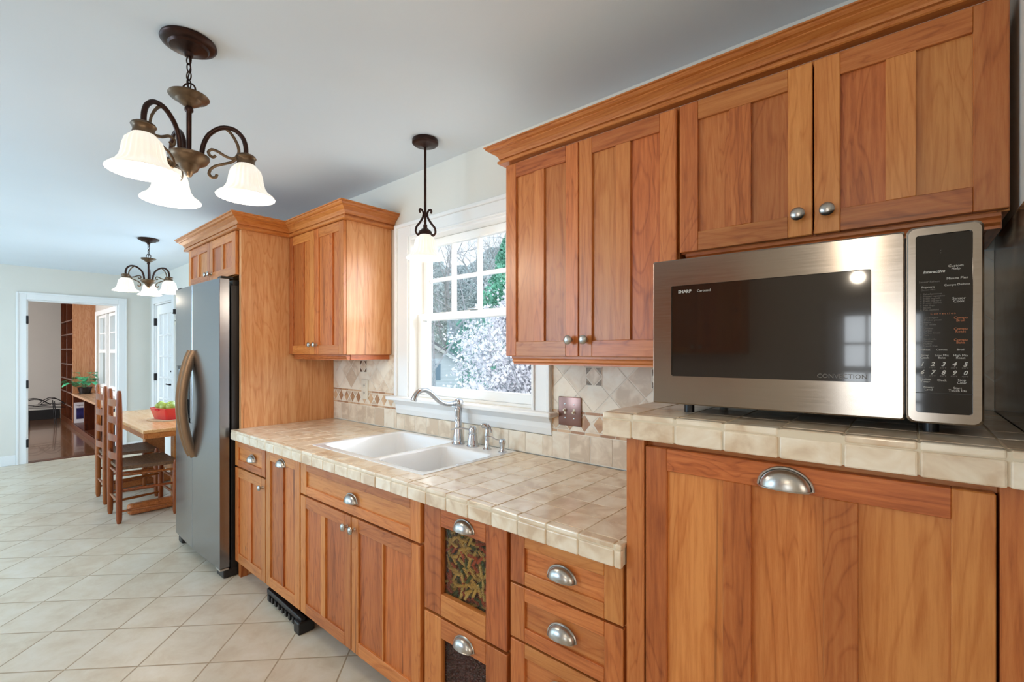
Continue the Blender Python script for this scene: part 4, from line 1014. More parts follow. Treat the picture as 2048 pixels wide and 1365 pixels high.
def chandelier(x, y, a0, rad, s, label, power, zr=1.932):
    root = empty('chandelier', (x, y, CZ), label, 'chandelier')
    M0 = T(x, y, 0)
    mb = MB(); mb.lathe([(0, CZ-.001), (.080, CZ-.001), (.082, CZ-.008), (.078, CZ-.014), (.068, CZ-.018), (.060, CZ-.020), (.055, CZ-.027), (.034, CZ-.031), (.028, CZ-.034), (.014, CZ-.040), (.012, CZ-.052), (0, CZ-.054)], 40, M0); mb.build('canopy', bronze, root)
    mb = MB(); z = CZ-.064
    for k in range(4): mb.tube(ring((x, y, z), .011, k*1.57+.6, 14, .75, 1.4), .0022, 6, closed=True); z -= .0265
    mb.tube([(x+.004, y, CZ-.05), (x+.007, y+.003, CZ-.09), (x+.002, y-.004, CZ-.13), (x, y, CZ-.178)], .0022, 6)
    mb.build('chain', bronze, root)
    mb = MB(); mb.tube(ring((x, y, CZ-.164), .022, .7, 24), .0028, 8, closed=True); mb.build('hanging_ring', bronze, root)
    zb = CZ-.190
    mb = MB(); mb.lathe([(0, zb+.006), (.050, zb+.008), (.058, zb+.006), (.060, zb+.002), (.054, zb-.005), (.040, zb-.010), (.038, zb-.012), (.034, zb-.018), (.022, zb-.026), (.012, zb-.032), (0, zb-.032)], 32, M0); mb.build('upper_plate', antique, root)
    zc = zr+.118
    mb = MB(); mb.lathe([(0, zb-.03), (.009, zb-.03), (.013, zb-.038), (.013, zb-.046), (.008, zb-.052), (.0075, zc+.02), (.0075, zc)], 18, M0); mb.build('stem', bronze, root)
    mb = MB(); mb.lathe([(0, zc+.006), (.052, zc+.008), (.060, zc+.004), (.060, zc-.004), (.052, zc-.018), (.036, zc-.028), (.030, zc-.032), (.025, zc-.046), (.014, zc-.054), (.010, zc-.062), (.007, zc-.068), (0, zc-.070)], 32, M0); mb.build('center_bowl', antique, root)
    for k in range(3):
        a = a0+k*2*math.pi/3; MA = M0 @ RZ(a)
        zs = zr+.125*(.5+.5*s)
        P = [(.035, 0, zc+.0), (.040, 0, zc+.045), (.055, 0, zc+.085), (rad*.55, 0, zc+.118), (rad*.80, 0, zc+.118), (rad*.95, 0, zc+.092), (rad, 0, zc+.062), (rad, 0, zs+.028)]
        mb = MB(); mb.tube(smooth(P, 4, 3), .0078, 10, 0, MA); arm = mb.build('arm', bronze, root)
        q_ = rad/.160
        S_ = [(r_*q_, 0, zc+.012+z_) for r_, z_ in ((.074, .004), (.066, -.004), (.056, .002), (.052, .014), (.062, .024), (.078, .020), (.100, .006), (.120, .0), (.135, .010), (.140, .030), (.136, .052), (.126, .074), (.114, .092), (.104, .100))]
        S2 = [(r_*q_, 0, zc+.012+z_) for r_, z_ in ((.139, .018), (.134, .004), (.118, -.012), (.095, -.022), (.072, -.032), (.058, -.046), (.054, -.062), (.062, -.074), (.074, -.072), (.077, -.060))]
        mb = MB(); mb.tube(smooth(S_, 4, 1), .0032, 6, 0, MA, False, (.7, 1.5)); mb.tube(smooth(S2, 4, 1), .0032, 6, 0, MA, False, (.7, 1.5)); mb.build('scroll', antique, arm)
        mb = MB(); mb.lathe([(0, zs+.034), (.022, zs+.033), (.030, zs+.028), (.033, zs+.022), (.029, zs+.016), (.027, zs+.008), (.033*s, zs-.002), (.036*s, zs-.010), (.030, zs-.012)], 28, MA @ T(rad, 0, 0)); mb.build('socket_cup', antique, arm)
        shade(arm, MA @ T(rad, 0, zr), s)
        lamp_light((MA @ T(rad, 0, zr-.05)).translation, power, root)
    return root
c_, s__ = math.cos(R(49.5)), math.sin(R(49.5))
# near
chandelier(-1.855, .487, math.atan2(s__*math.cos(R(67))+c_*math.sin(R(67)), -c_*math.cos(R(67))+s__*math.sin(R(67))), .169, .89, 'near dark bronze three-lamp chandelier with frosted bell shades', 3.2)
chandelier(-5.398, 1.097, math.atan2(s__*math.cos(R(-35))+c_*math.sin(R(-35)), -c_*math.cos(R(-35))+s__*math.sin(R(-35))), .182, .94, 'far bronze three-lamp chandelier hanging over the dining table', 2.4)
def pendant(px, py, label, power):
    root = empty('pendant_light', (px, py, CZ), label, 'pendant lamp')
    if py < 0: lamp_light((px, py, 2.06), 9, root, .06)   # extra lamp above the shade, added to warm the ceiling
    mb = MB(); mb.lathe([(0, CZ-.001), (.062, CZ-.001), (.064, CZ-.006), (.064, CZ-.020), (.058, CZ-.026), (.050, CZ-.028), (.020, CZ-.032), (.010, CZ-.038), (0, CZ-.038)], 36, T(px, py, 0)); mb.build('canopy', bronze, root)
    mb = MB(); mb.lathe([(.0065, CZ-.03), (.0065, 2.02), (.010, 2.018), (.010, 2.0), (0, 2.0)], 14, T(px, py, 0)); mb.build('rod', bronze, root)
    for k in range(3):
        MA = T(px, py, 0) @ RZ(R(25+120*k))
        P = [(.028, 0, 2.072), (.034, 0, 2.080), (.030, 0, 2.090), (.018, 0, 2.088), (.010, 0, 2.072), (.014, 0, 2.050), (.032, 0, 2.022), (.052, 0, 1.998), (.056, 0, 1.974), (.044, 0, 1.960), (.034, 0, 1.968)]
        mb = MB(); mb.tube(smooth(P, 4, 1), .0035, 6, 0, MA, False, (.7, 1.6)); mb.build('scroll', bronze, root)
    mb = MB(); mb.lathe([(0, 2.002), (.014, 2.0), (.022, 1.992), (.032, 1.984), (.034, 1.975), (.029, 1.968), (.030, 1.958), (0, 1.958)], 28, T(px, py, 0)); mb.build('socket_cup', bronze, root)
    shade(root, T(px, py, 1.850), .90); lamp_light((px, py, 1.80), power, root)
pendant(-1.826, 1.475, 'single pendant lamp with a frosted bell shade hanging over the sink', 2.6)
pendant(-.10, -.95, 'pendant lamp behind the viewer, seen only reflected in the microwave door', 1.8)

# ================================================================== dining table and chairs
tb = empty('dining_table', (-5.5, 1.28, 0), 'light wood trestle dining table beyond the refrigerator', 'table')
mb = MB(); mb.rbox(-6.36, -4.67, .912, 1.655, .725, .752, .006, 0, None, 2); mb.build('tabletop', tabletop_m, tb)
mb = MB(); mb.box(-6.352, -4.678, .920, .945, .680, .7249); mb.box(-6.352, -4.678, 1.622, 1.647, .680, .7249); mb.box(-4.70, -4.678, .945, 1.622, .680, .7249); mb.box(-6.352, -6.33, .945, 1.622, .680, .7249); mb.build('apron', tablewood, tb, bevel=.002)
for x in (-5.02, -6.05):
    mb = MB(); mb.rbox(x-.05, x+.05, 1.19, 1.36, .08, .672, .008); mb.build('trestle_post', tablewood, tb)
    mb = MB(); mb.rbox(x-.045, x+.045, .875, 1.62, .004, .095, .028, 0, None, 4); mb.build('foot', tablewood, tb)
mb = MB(); mb.box(-6.0, -5.07, 1.25, 1.30, .25, .36); mb.build('stretcher', tablewood, tb, bevel=.004)
# chair, built facing +Y with its back posts on y=0
def build_chair():
    root = empty('ladder_back_chair', (0, 0, 0))
    hw = .18
    def post(x, y, ztop, lean=0, finial=True):
        mb = MB(); zs = [0, .03, .2, .44, .8, ztop-.16, ztop-.03, ztop-.004, ztop] if finial else [0, .03, .2, ztop-.02, ztop]
        rs = [.014, .0195, .0215, .022, .0215, .0205, .0165, .013, .007] if finial else [.014, .0195, .0215, .0205, .014]
        mb.tube([(x, y+lean*z, z) for z in zs], rs, 14); return mb
    for x in (-hw, hw): post(x, 0, 1.072).build('back_post', chairwood, root)
    for x in (-.235, .235): post(x, .365, .462, 0, False).build('front_leg', chairwood, root)
    for zc_ in (.968, .830, .682, .535):
        mb = MB(); n = 10; vs_ = []; fs = []
        for i in range(n+1):
            t = i/n; x = -hw+.012+(2*hw-.024)*t; y = -.032*math.sin(math.pi*t); hh = .024+.008*math.sin(math.pi*t)
            for yy in (y-.004, y+.004):
                for zz in (zc_-.026, zc_+hh): vs_.append((x, yy, zz))
        for i in range(n):
            b = 4*i; fs += [(b, b+4, b+5, b+1), (b+2, b+3, b+7, b+6), (b+1, b+5, b+7, b+3), (b, b+2, b+6, b+4)]
        fs += [(0, 1, 3, 2), (4*n, 4*n+2, 4*n+3, 4*n+1)]
        mb.add(vs_, fs, 0, True); mb.build('slat', chairwood, root, bevel=.001)
    def rung(a, b, r=.0105):
        mb = MB(); m = tuple((a[i]+b[i])/2 for i in range(3)); mb.tube([a, m, b], [r*.8, r*1.15, r*.8], 10); mb.build('rung', chairwood, root)
    for z in (.40, .175): rung((-hw, 0, z), (hw, 0, z))
    for sx_ in (-1, 1):
        for z in (.385, .265, .095): rung((sx_*hw, 0, z), (sx_*.235, .365, z))
    for z in (.30, .17): rung((-.235, .365, z), (.235, .365, z))
    mb = MB(); n = 14; m = 12; vs_ = []; fs = []
    for top in (1, 0):
        for i in range(n+1):
            v = i/n; y = .0+.385*v; half = .185+(.255-.185)*v
            if v > .9: half *= 1-(v-.9)*.9
            for j in range(m+1):
                u = j/m*2-1; dip = -.016*(1-u*u)*math.sin(math.pi*min(1, v*1.1))
                vs_.append((u*half, y, .452+dip+.006*abs(u)**3 if top else .430+dip))
    w_ = m+1; off = (n+1)*w_
    for i in range(n):
        for j in range(m):
            fs.append((i*w_+j, i*w_+j+1, (i+1)*w_+j+1, (i+1)*w_+j)); fs.append((off+i*w_+j, off+(i+1)*w_+j, off+(i+1)*w_+j+1, off+i*w_+j+1))
    for i in range(n): fs += [(i*w_, (i+1)*w_, off+(i+1)*w_, off+i*w_), (i*w_+m, off+i*w_+m, off+(i+1)*w_+m, (i+1)*w_+m)]
    for j in range(m): fs += [(j, off+j, off+j+1, j+1), (n*w_+j, n*w_+j+1, off+n*w_+j+1, off+n*w_+j)]
    mb.add(vs_, fs, 0, True); mb.build('seat', seatwood, root)
    return root
ch = build_chair(); ch2 = copy_tree(ch)
ch.location = (-5.020, .793, 0); ch2.location = (-5.725, .812, 0)
tag(ch, 'wooden ladder-back chair pushed to the table, nearer the refrigerator', 'chair', 'ladder-back chairs at the dining table')
tag(ch2, 'wooden ladder-back chair pushed to the table, farther from the refrigerator', 'chair', 'ladder-back chairs at the dining table')
mb = MB(); mb.lathe([(0, 0), (.20, 0), (.205, .002), (.20, .005), (0, .006)], 40, T(-5.33, 1.20, .7525) @ Matrix.Diagonal((1.0, .62, 1, 1)))
tag(mb.build('placemat', matm, origin=(-5.33, 1.20, .7525)), 'oval tan woven placemat on the dining table', 'placemat')
bw = empty('serving_dish', (-5.29, 1.22, .7585), 'red rectangular ceramic dish holding green apples on the dining table', 'dish')
mb = MB(); lo = rrect(-.115, .115, -.065, .065, .02); hi = rrect(-.15, .15, -.09, .09, .025); hi2 = rrect(-.143, .143, -.083, .083, .022); l2 = rrect(-.108, .108, -.058, .058, .018); m = len(lo)
vs_ = [(x, y, 0) for x, y in lo]+[(x, y, .105) for x, y in hi]+[(x, y, .107) for x, y in hi2]+[(x, y, .01) for x, y in l2]
fs = [(i*m+k, i*m+(k+1) % m, (i+1)*m+(k+1) % m, (i+1)*m+k) for i in range(3) for k in range(m)]+[tuple(range(m)), tuple(3*m+k for k in range(m))]
MBW = T(-5.29, 1.22, .7585) @ RZ(R(12)); mb.add(vs_, fs, 0, True, MBW); mb.build('dish_body', redm, bw)
for s_ in (-1, 1):
    mb = MB(); mb.tube(smooth([(-.03, s_*.085, .09), (-.03, s_*.10, .085), (0, s_*.105, .083), (.03, s_*.10, .085), (.03, s_*.085, .09)]), .005, 8, 0, MBW); mb.build('handle', redm, bw)
def apple(p, tilt, lab):
    mb = MB(); pr = [(a_*1.15, b_*1.15) for a_, b_ in ((0, .026), (.006, .025), (.014, .031), (.027, .033), (.036, .020), (.038, .004), (.034, -.014), (.022, -.030), (.010, -.033), (0, -.029))]
    MM = T(*p) @ RX(tilt); mb.lathe(pr, 20, MM); o = mb.build('apple', applem, origin=p); tag(o, lab, 'apple', 'apples in the red dish')
    st = MB(); st.tube([(0, 0, .026), (.002, 0, .038), (.006, 0, .046)], .0015, 6, 0, MM); st.build('stem', chairwood, o)
apple((-5.36, 1.185, .872), .8, 'green apple at the left end of the red dish'); apple((-5.275, 1.195, .868), -.3, 'green apple in the middle of the red dish')
apple((-5.20, 1.23, .866), .4, 'green apple at the right end of the red dish'); apple((-5.325, 1.255, .872), .2, 'green apple at the back of the red dish')

# ================================================================== study things
BY = 1.25
bk = empty('bookcase', (-12.4, 1.4, 0), 'tall dark wood bookcase in the study beyond the doorway', 'bookcase')
mb = MB(); mb.box(-13.30, -13.27, BY, SY-.002, 0, 2.42); mb.box(-12.46, -12.42, BY, SY-.002, 0, 2.42); mb.box(-13.27, -11.63, SY-.02, SY-.002, 0, 2.42); mb.box(-13.27, -11.63, BY-.0, SY-.02, 2.36, 2.42); mb.box(-13.27, -11.63, BY, SY-.02, 0, .1)
mb.build('frame', darkwood, bk, bevel=.002)
mb = MB(); mb.box(-11.63, -11.60, BY-.005, SY-.002, .0, 2.42); mb.build('side_panel', panelwood, bk)
shelves = (.35, .60, .86, 1.14, 1.43, 1.71, 1.97)
for z in shelves:
    for a, b in ((-13.27, -12.46), (-12.42, -11.63)):
        mb = MB(); mb.box(a, b, BY+.002, SY-.02, z-.012, z+.012); mb.build('shelf', darkwood, bk)
bookcols = [lin(70, 26, 24), lin(120, 40, 30), lin(36, 46, 60), lin(176, 170, 160), lin(60, 50, 40), lin(150, 110, 60)]
bmats = [plain('book_cloth', c, .6) for c in bookcols]; page = plain('paper', lin(214, 206, 190), .8)
cn = ['dark red', 'brick red', 'navy', 'pale grey', 'brown', 'tan']
k = 0
spots = [(-12.70, z) for z in (1.155, 1.445, .875, .615)]+[(-11.95, z) for z in (.615, .875, .115)]
pos = {1.155: 'on the shelf at waist-high middle', 1.445: 'on the shelf fourth from the top', .875: 'on a middle shelf', .615: 'on a low shelf', .115: 'on the bottom shelf'}
for bi, (x, z) in enumerate(spots):
    for j in range(5):
        ci = (k*5+j*3+bi) % 6; h_ = random.uniform(.17, .22); w_ = random.uniform(.028, .045)
        x0 = x+j*.05
        mb = MB(); mb.box(x0, x0+w_, BY+.02, BY+.19, z+.0, z+h_); mb.box(x0+.003, x0+w_-.003, BY+.022, BY+.191, z+.003, z+h_+.001, 1)
        o = mb.build('book', [bmats[ci], page], origin=(x0, BY+.1, z))
        sidew = 'left' if x < -12.5 else 'right'
        tag(o, '%s book, %s of five %s, %s column' % (cn[ci], ['first', 'second', 'third', 'fourth', 'last'][j], pos[z], sidew), 'book', 'books in the study bookcase')
    k += 1
bn = empty('window_bench', (-10, 1.4, 0), 'low wooden bench with open cubbies under the study window', 'bench')
mb = MB(); mb.rbox(-11.598, XL-.125, BY-.02, SY-.021, .585, .62, .006); mb.build('bench_top', benchtop, bn)
mb = MB()
for x in (-11.59, -10.38, -9.4, -8.5): mb.box(x, x+.03, BY, SY-.021, .06, .585)
mb.box(-11.56, -8.47, SY-.04, SY-.021, .06, .585); mb.box(-11.59, -8.47, BY+.005, SY-.04, .06, .08); mb.box(-11.59, -8.47, BY-.02, BY-.001, 0, .08)
mb.build('frame', darkwood, bn, bevel=.002)
# leaning book with blue cover
bo = empty('large_book', (-11.50, 1.40, .083), 'large white book with a dark blue picture standing in the bench cubby', 'book')
M = T(-11.53, 1.258, .083) @ RZ(R(90)) @ RX(R(-3))
mb = MB(); mb.box(0, .15, 0, .022, 0, .37, 0, M); mb.build('cover', plain('book_white', lin(226, 224, 228), .4), bo)
mb = MB(); mb.box(.03, .128, -.001, .0, .07, .27, 0, M); mb.build('cover_picture', plain('book_blue', lin(44, 42, 96), .3, noise=.5, nscale=12), bo)
mb = MB(); mb.text('Virginia', .036, M @ T(.016, -.0012, .31) @ RX(R(90)), 0); mb.build('title_lettering', plain('book_ink', lin(70, 60, 90), .5), bo, fix=False)
# plant
pl = empty('potted_plant', (-11.35, 1.38, .62), 'green variegated leafy plant in a dark pot on the window bench', 'plant')
mb = MB(); mb.lathe([(0, 0), (.085, 0), (.10, .01), (.075, .012), (.10, .11), (.105, .12), (.095, .12), (.09, .10), (0, .10)], 24, T(-11.35, 1.38, .6205)); mb.build('pot', blackp, pl)
mb = MB(); rnd = random.Random(3)
for i in range(34):
    a = rnd.uniform(0, 6.28); el = rnd.uniform(.45, 1.35); L = rnd.uniform(.12, .30); b0 = Vector((-11.35, 1.38, .72))
    tip = b0+Vector((math.cos(a)*math.cos(el)*L*.75, min(.10, math.sin(a)*math.cos(el)*L), math.sin(el)*L))
    mb.tube([b0, (b0+tip)/2+Vector((0, 0, .02)), tip], .0022, 5, 1)
    ln = rnd.uniform(.09, .14); wd = ln*.40; dr_ = Vector((math.cos(a), math.sin(a)*.3, rnd.uniform(-.3, .5))).normalized(); sd = dr_.cross(Vector((0, 0, 1))).normalized()
    vs_ = [tip]; n = 6
    for q in range(1, n): t = q/n; c0 = tip+dr_*ln*t+Vector((0, 0, -.05*t*t)); ww = wd*math.sin(math.pi*t)**.8; vs_ += [c0+sd*ww+Vector((0, 0, .008)), c0, c0-sd*ww+Vector((0, 0, .008))]
    vs_.append(tip+dr_*ln+Vector((0, 0, -.05)))
    fs = [(0, 1, 2), (0, 2, 3)]
    for q in range(n-2): b_ = 1+3*q; fs += [(b_, b_+3, b_+4, b_+1), (b_+1, b_+4, b_+5, b_+2)]
    b_ = 1+3*(n-2); e_ = len(vs_)-1; fs += [(b_, e_, b_+1), (b_+1, e_, b_+2)]
    mb.add(vs_, fs, 0, True)
mb.build('leaves', [green_leaf, plain('plant_stem', lin(120, 160, 120), .5)], pl, fix=False)
# iron rack
rk = MB(); X_ = -12.4
for dx in (0, .28):
    for (y0_, y1_) in ((.30, .72), (.58, 1.0), (.86, 1.20)):
        rk.tube([(X_+dx, y0_+(y1_-y0_)*t/8, .40+.11*math.sin(math.pi*t/8)) for t in range(9)], .007, 6)
    rk.tube([(X_+dx, .2, .40), (X_+dx, .7, .38), (X_+dx, 1.20, .40)], .007, 6); rk.tube([(X_+dx, .2, .33), (X_+dx, .7, .36), (X_+dx, 1.20, .33)], .005, 6)
    for y in (.35, .70, 1.05): rk.tube([(X_+dx, y, .46), (X_+dx, y+.02, .2), (X_+dx, y+.03, .0)], .008, 6)
for y in (.3, .55, .8, 1.05): rk.tube([(X_, y, .37), (X_+.28, y, .37)], .005, 6); 
for y in (.35, .70, 1.05): rk.tube([(X_, y+.02, .12), (X_+.28, y+.02, .12)], .006, 6)
tag(rk.build('iron_rack', blackm, origin=(X_, .7, 0)), 'black curved iron rack against the far study wall', 'rack')

# ================================================================== food behind the glass drawers
def rotini_mesh():
    mb = MB(); L = .040; n = 22; r = .0062; vs_ = []; fs = []
    for i in range(n+1):
        t = i/n; a = t*math.pi*5.0
        for k in range(3):
            b = a+k*2*math.pi/3
            vs_ += [(L*(t-.5), r*math.cos(b), r*math.sin(b)), (L*(t-.5), r*.45*math.cos(b+1.05), r*.45*math.sin(b+1.05))]
    for i in range(n):
        for k in range(6): k2 = (k+1) % 6; fs.append((6*i+k, 6*i+k2, 6*(i+1)+k2, 6*(i+1)+k))
    fs += [tuple(range(6)), tuple(6*n+5-k for k in range(6))]
    mb.add(vs_, fs, 0, False); return mb
rc = [('yellow', lin(214, 176, 92)), ('green', lin(92, 98, 46)), ('orange-red', lin(196, 96, 50))]
protos = []
for nme, c0 in rc:
    o = rotini_mesh().build('pasta_spiral', plain('pasta_'+nme.replace('-', '_'), c0, .5)); protos.append(o.data); bpy.data.objects.remove(o)
rnd = random.Random(11); gx0, gx1 = XD+.078, XE-.078; gy0 = BF+.043
seen = [0, 0, 0]
for row in range(15):
    for colm in range(8):
        for lay in range(2):
            x = gx0+(gx1-gx0)*(colm+.5)/8+rnd.uniform(-.010, .010); z = .522+row*.0168+rnd.uniform(-.006, .006); y = gy0+.004+lay*.016+rnd.uniform(-.004, .004)
            x = max(gx0+.012, min(gx1-.012, x))
            if row >= 14 and rnd.random() < .5: continue
            ci = rnd.choices((0, 1, 2), (.58, .2, .22))[0]
            o = bpy.data.objects.new('pasta_spiral', protos[ci]); COL.objects.link(o); o.location = (x, y, z)
            o.rotation_euler = (rnd.uniform(0, 6.28), rnd.uniform(-1.5, 1.5), rnd.uniform(-.35, .35))
            tag(o, '%s spiral pasta piece behind the upper glass drawer front' % rc[ci][0], 'pasta', '%s pasta spirals in the upper glass drawer' % rc[ci][0])
# kidney beans: one uncountable heap
mb = MB()
for i in range(2600):
    x = rnd.uniform(gx0-.01, gx1+.01); z = rnd.uniform(.15, .378); y = gy0-.004+rnd.uniform(0, .012)
    M = T(x, y, z) @ RZ(rnd.uniform(0, 6.28)) @ RX(rnd.uniform(0, 3.1)); mb.ball((0, 0, 0), .0062, .0036, .0034, 8, 0, M)
mb.box(gx0-.012, gx1+.012, gy0+.012, gy0+.2, .148, .375)
tag(mb.build('kidney_beans', plain('bean_red', lin(82, 34, 34), .22), origin=((gx0+gx1)/2, gy0, .15), fix=False), 'dark red kidney beans heaped behind the lower glass drawer front', 'beans', None, 'stuff')

# ================================================================== outdoors
# direction helper: forward distance and sideways distance in metres from the kitchen
def out(F, Rr): return Vector((-c_*F+s__*Rr, s__*F+c_*Rr, 0))
GZ = -1.3
mb = MB(); q = [out(3, -12), out(3, 14), out(70, 60), out(70, -90)]
mb.add([(p.x, max(p.y, 2.2), GZ) for p in q]+[(p.x, max(p.y, 2.2), GZ-.2) for p in q], [(0, 1, 2, 3), (4, 7, 6, 5), (0, 4, 5, 1), (1, 5, 6, 2), (2, 6, 7, 3), (3, 7, 4, 0)])
lawn = mb.build('lawn', plain('lawn_grass', lin(150, 168, 140), .9, noise=.2, nscale=6)); lawn['kind'] = 'structure'
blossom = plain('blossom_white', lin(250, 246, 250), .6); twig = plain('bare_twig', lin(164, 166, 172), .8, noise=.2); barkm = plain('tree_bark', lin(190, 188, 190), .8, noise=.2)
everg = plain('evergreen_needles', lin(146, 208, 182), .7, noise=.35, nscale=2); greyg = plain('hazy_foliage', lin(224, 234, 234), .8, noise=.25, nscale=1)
def petals(mb, pts, size, mi=0, rnd=random):
    for p in pts:
        a = Vector((rnd.gauss(0, 1), rnd.gauss(0, 1), rnd.gauss(0, 1))).normalized(); b = a.orthogonal().normalized(); c = a.cross(b)
        s = size*rnd.uniform(.6, 1.3); b *= s; c *= s
        mb.add([p-b-c, p+b-c*.7, p+b*.9+c, p-b*.8+c*1.1], [(0, 1, 2, 3)], mi)
rnd = random.Random(5)
cB = out(6.6, .45); bush = empty('magnolia_bush', (cB.x, cB.y, GZ), 'large bush covered in white blossom outside the kitchen window', 'bush')
mb = MB(); tw = MB(); pts = []
lobes = []
for i in range(115):
    u = rnd.uniform(-1, 1); zz = rnd.uniform(.25, 3.35)
    rmax = 1.45*math.sqrt(max(.04, 1-((zz-1.4)/2.0)**2))
    a = rnd.uniform(0, 6.28); rr = rmax*math.sqrt(rnd.random())
    lobes.append((cB+Vector((rr*math.cos(a), rr*math.sin(a), GZ+zz)), rnd.uniform(.25, .5)))
for c0, r0 in lobes:
    tw.tube([cB+Vector((0, 0, GZ)), (cB+c0)/2+Vector((rnd.uniform(-.2, .2), rnd.uniform(-.2, .2), GZ*.5+.1)), c0], [.03, .018, .006], 5)
    for k in range(26):
        d_ = Vector((rnd.gauss(0, 1), rnd.gauss(0, 1), rnd.gauss(.3, 1))).normalized(); e_ = c0+d_*r0*rnd.uniform(.7, 1.25)
        tw.tube([c0, (c0+e_)/2+Vector((0, 0, .03)), e_], .003, 3)
        for j in range(18): pts.append(c0+(e_-c0)*rnd.uniform(.25, 1.12)+Vector((rnd.gauss(0, .04), rnd.gauss(0, .04), rnd.gauss(0, .04))))
petals(mb, pts, .0175, 0, rnd)
o = mb.build('blossoms', blossom, bush, fix=False); o['kind'] = 'stuff'
tw.build('branches', twig, bush, fix=False)
def bare_tree(F, Rr, h, label, seed, crown_=True, mat=barkm, base=GZ):
    rnd = random.Random(seed); p0 = out(F, Rr)+Vector((0, 0, base)); root = empty('bare_tree', p0, label, 'tree')
    mb = MB(); tips = []
    def grow(p, d, L, r, lev):
        q = p+d*L*.5+Vector((rnd.gauss(0, .04)*L, rnd.gauss(0, .04)*L, 0)); e = p+d*L
        mb.tube([p, q, e], [r, r*.85, r*.65], 6 if lev < 2 else 3)
        if lev == 5: return
        for k in range(3 if lev else 4):
            nd = (d+Vector((rnd.gauss(0, .5), rnd.gauss(0, .5), rnd.gauss(.08, .3)))).normalized()
            grow(p+d*L*(rnd.uniform(.55, 1) if k else 1), nd, L*rnd.uniform(.55, .78), r*.55, lev+1)
        tips.append(e)
    grow(p0, Vector((rnd.gauss(0, .06), rnd.gauss(0, .06), 1)).normalized(), h*.30, h*.0085, 0)
    mb.build('branches', mat, root, fix=False)
    return root
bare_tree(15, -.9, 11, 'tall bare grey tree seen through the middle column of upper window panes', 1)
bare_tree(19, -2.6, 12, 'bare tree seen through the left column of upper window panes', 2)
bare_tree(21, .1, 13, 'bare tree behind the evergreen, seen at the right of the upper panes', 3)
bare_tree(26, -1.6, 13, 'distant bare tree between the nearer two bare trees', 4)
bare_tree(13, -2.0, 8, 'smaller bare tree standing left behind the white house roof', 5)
def hedge_tree(F, Rr, h, w_, label, seed, mat, n=5200, size=.10, conical=True):
    rnd = random.Random(seed); p0 = out(F, Rr)+Vector((0, 0, GZ)); root = empty('evergreen_tree' if mat is everg else 'woodland_tree', p0, label, 'tree')
    tr = MB(); tr.tube([p0, p0+Vector((0, 0, h*.9))], [.14, .03], 8); tr.build('trunk', barkm, root)
    mb = MB(); pts = []
    for i in range(n):
        z = rnd.random()**(.8 if conical else .6); prof = (1-z)**.8 if conical else math.sin(math.pi*min(.98, z*.9+.08))**.6
        a = rnd.uniform(0, 6.28); rr = w_*prof*(.55+.45*math.sqrt(rnd.random()))*(1+.18*math.sin(a*5+z*30))
        pts.append(p0+Vector((rr*math.cos(a), rr*math.sin(a), .3+z*h)))
    petals(mb, pts, size, 0, rnd); o = mb.build('foliage', mat, root, fix=False); return root
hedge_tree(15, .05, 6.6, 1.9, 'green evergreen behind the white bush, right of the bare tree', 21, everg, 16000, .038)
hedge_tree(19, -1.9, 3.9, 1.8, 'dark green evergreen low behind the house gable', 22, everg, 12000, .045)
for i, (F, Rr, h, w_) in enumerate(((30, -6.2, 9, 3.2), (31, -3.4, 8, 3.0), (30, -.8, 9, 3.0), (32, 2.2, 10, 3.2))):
    hedge_tree(F, Rr, h, w_, ['hazy grey-green woodland tree farthest left beyond the window', 'hazy grey-green woodland tree second from the left beyond the window', 'hazy grey-green woodland tree behind the blossom bush', 'hazy grey-green woodland tree farthest right beyond the window'][i], 30+i, greyg, 18000, .05, False)
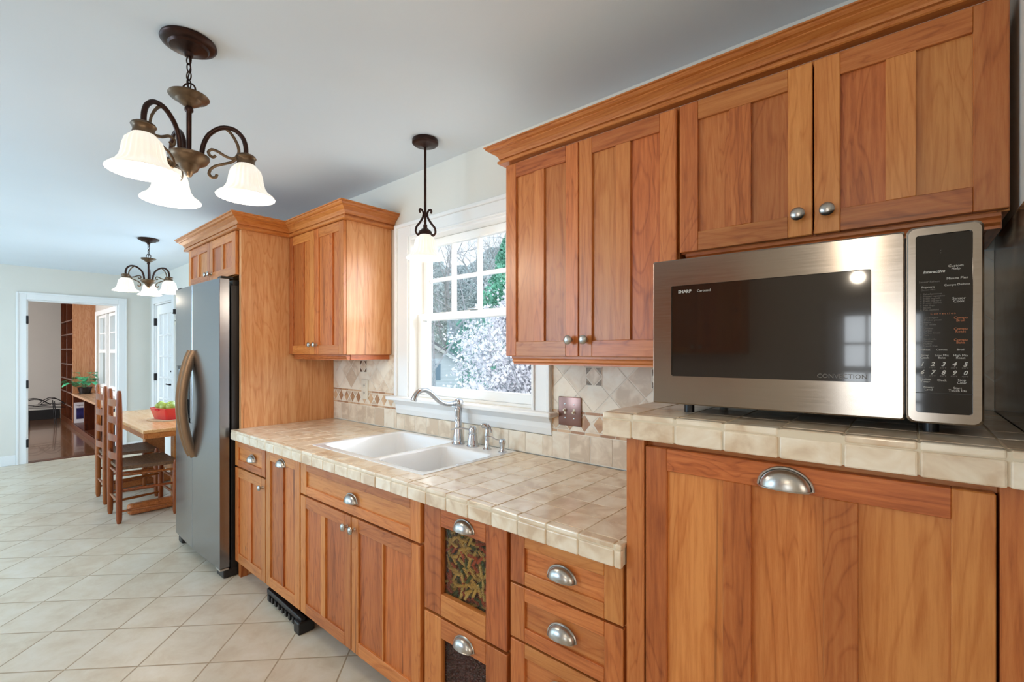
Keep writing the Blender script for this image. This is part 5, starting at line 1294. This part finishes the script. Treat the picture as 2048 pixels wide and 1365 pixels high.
# neighbouring house with a gable, white lap siding
p0 = out(14, -3.35); hs = empty('neighbor_house', (p0.x, p0.y, GZ), 'white sided house gable seen at the lower left of the kitchen window', 'house')
MH = T(p0.x, p0.y, 0) @ RZ(R(60))
siding = plain('white_siding', lin(236, 238, 242), .6); roofm = plain('grey_shingle', lin(150, 154, 160), .8, noise=.2, nscale=8)
mb = MB(); hw_ = 1.9; ze = 1.02; zp = 1.02+hw_*.62
z = GZ
while z < zp:
    z1 = min(z+.11, zp); hwz = hw_ if z1 <= ze else max(0, hw_*(zp-z1)/(zp-ze))
    if hwz > .03: mb.add([(-hwz, 0, z), (hwz, 0, z), (hwz, .018, z1), (-hwz, .018, z1), (-hwz, .03, z), (hwz, .03, z)], [(0, 1, 2, 3), (0, 4, 5, 1)], 0, False, MH)
    z = z1
mb.box(-hw_, hw_, .03, 4.5, GZ, ze, 0, MH); mb.build('siding_wall', siding, hs, fix=False)
mb = MB()
for s_ in (-1, 1): mb.prism([(0, zp+.10), (0, zp+.0), (s_*(hw_+.22), ze-.14), (s_*(hw_+.22), ze-.04)], -.2, 4.6, 0, MH)
mb.build('roof', roofm, hs)
mb = MB()
for s_ in (-1, 1): mb.prism([(0, zp+.02), (0, zp-.10), (s_*(hw_+.2), ze-.22), (s_*(hw_+.2), ze-.12)], -.21, -.18, 0, MH)
mb.build('rake_trim', white_m, hs)
mb = MB(); mb.box(1.02, 1.20, -.02, .01, .50, 1.0, 0, MH)
for i in range(10): mb.box(1.03, 1.19, -.03, -.02, .52+i*.047, .55+i*.047, 0, MH)
mb.build('shutter', plain('blue_shutter', lin(124, 146, 164), .6), hs)

mb = MB()
for x0, x1 in ((-.24, -.20), (.26, .30), (-.07, -.05), (.11, .13)): mb.box(x0, x1, FY-.07, FY-.03, .78, 1.72)
for z0, z1 in ((.78, .83), (1.0, 1.02), (1.22, 1.27), (1.44, 1.46), (1.67, 1.72)): mb.box(-.20, .26, FY-.069, FY-.031, z0, z1)
for x0, x1, z0, z1 in ((-.32, -.24, .72, 1.80), (.30, .38, .72, 1.80), (-.24, .30, 1.72, 1.80), (-.24, .30, .72, .78)): mb.box(x0, x1, FY, FY+.02, z0, z1)
struct(mb.build('window_4', white_m))
# ================================================================== the side of the kitchen behind the camera (seen in reflections)
r7 = empty('wall_cabinet', (0, 0, 0), 'two-door wall cabinet on the opposite side of the kitchen, left unit', 'cabinet')
upper(r7, -.35, .35, 1.37, 2.135, 0, yf=0, yb=.34, mulls=(((-.20, -.16),), ((.16, .20),)))
r8 = copy_tree(r7); r8['label'] = 'two-door wall cabinet on the opposite side of the kitchen, right unit'
for r_, x in ((r7, -1.95), (r8, -1.24)): r_.rotation_euler = (0, 0, R(180)); r_.location = (x, FY+.345, 0)
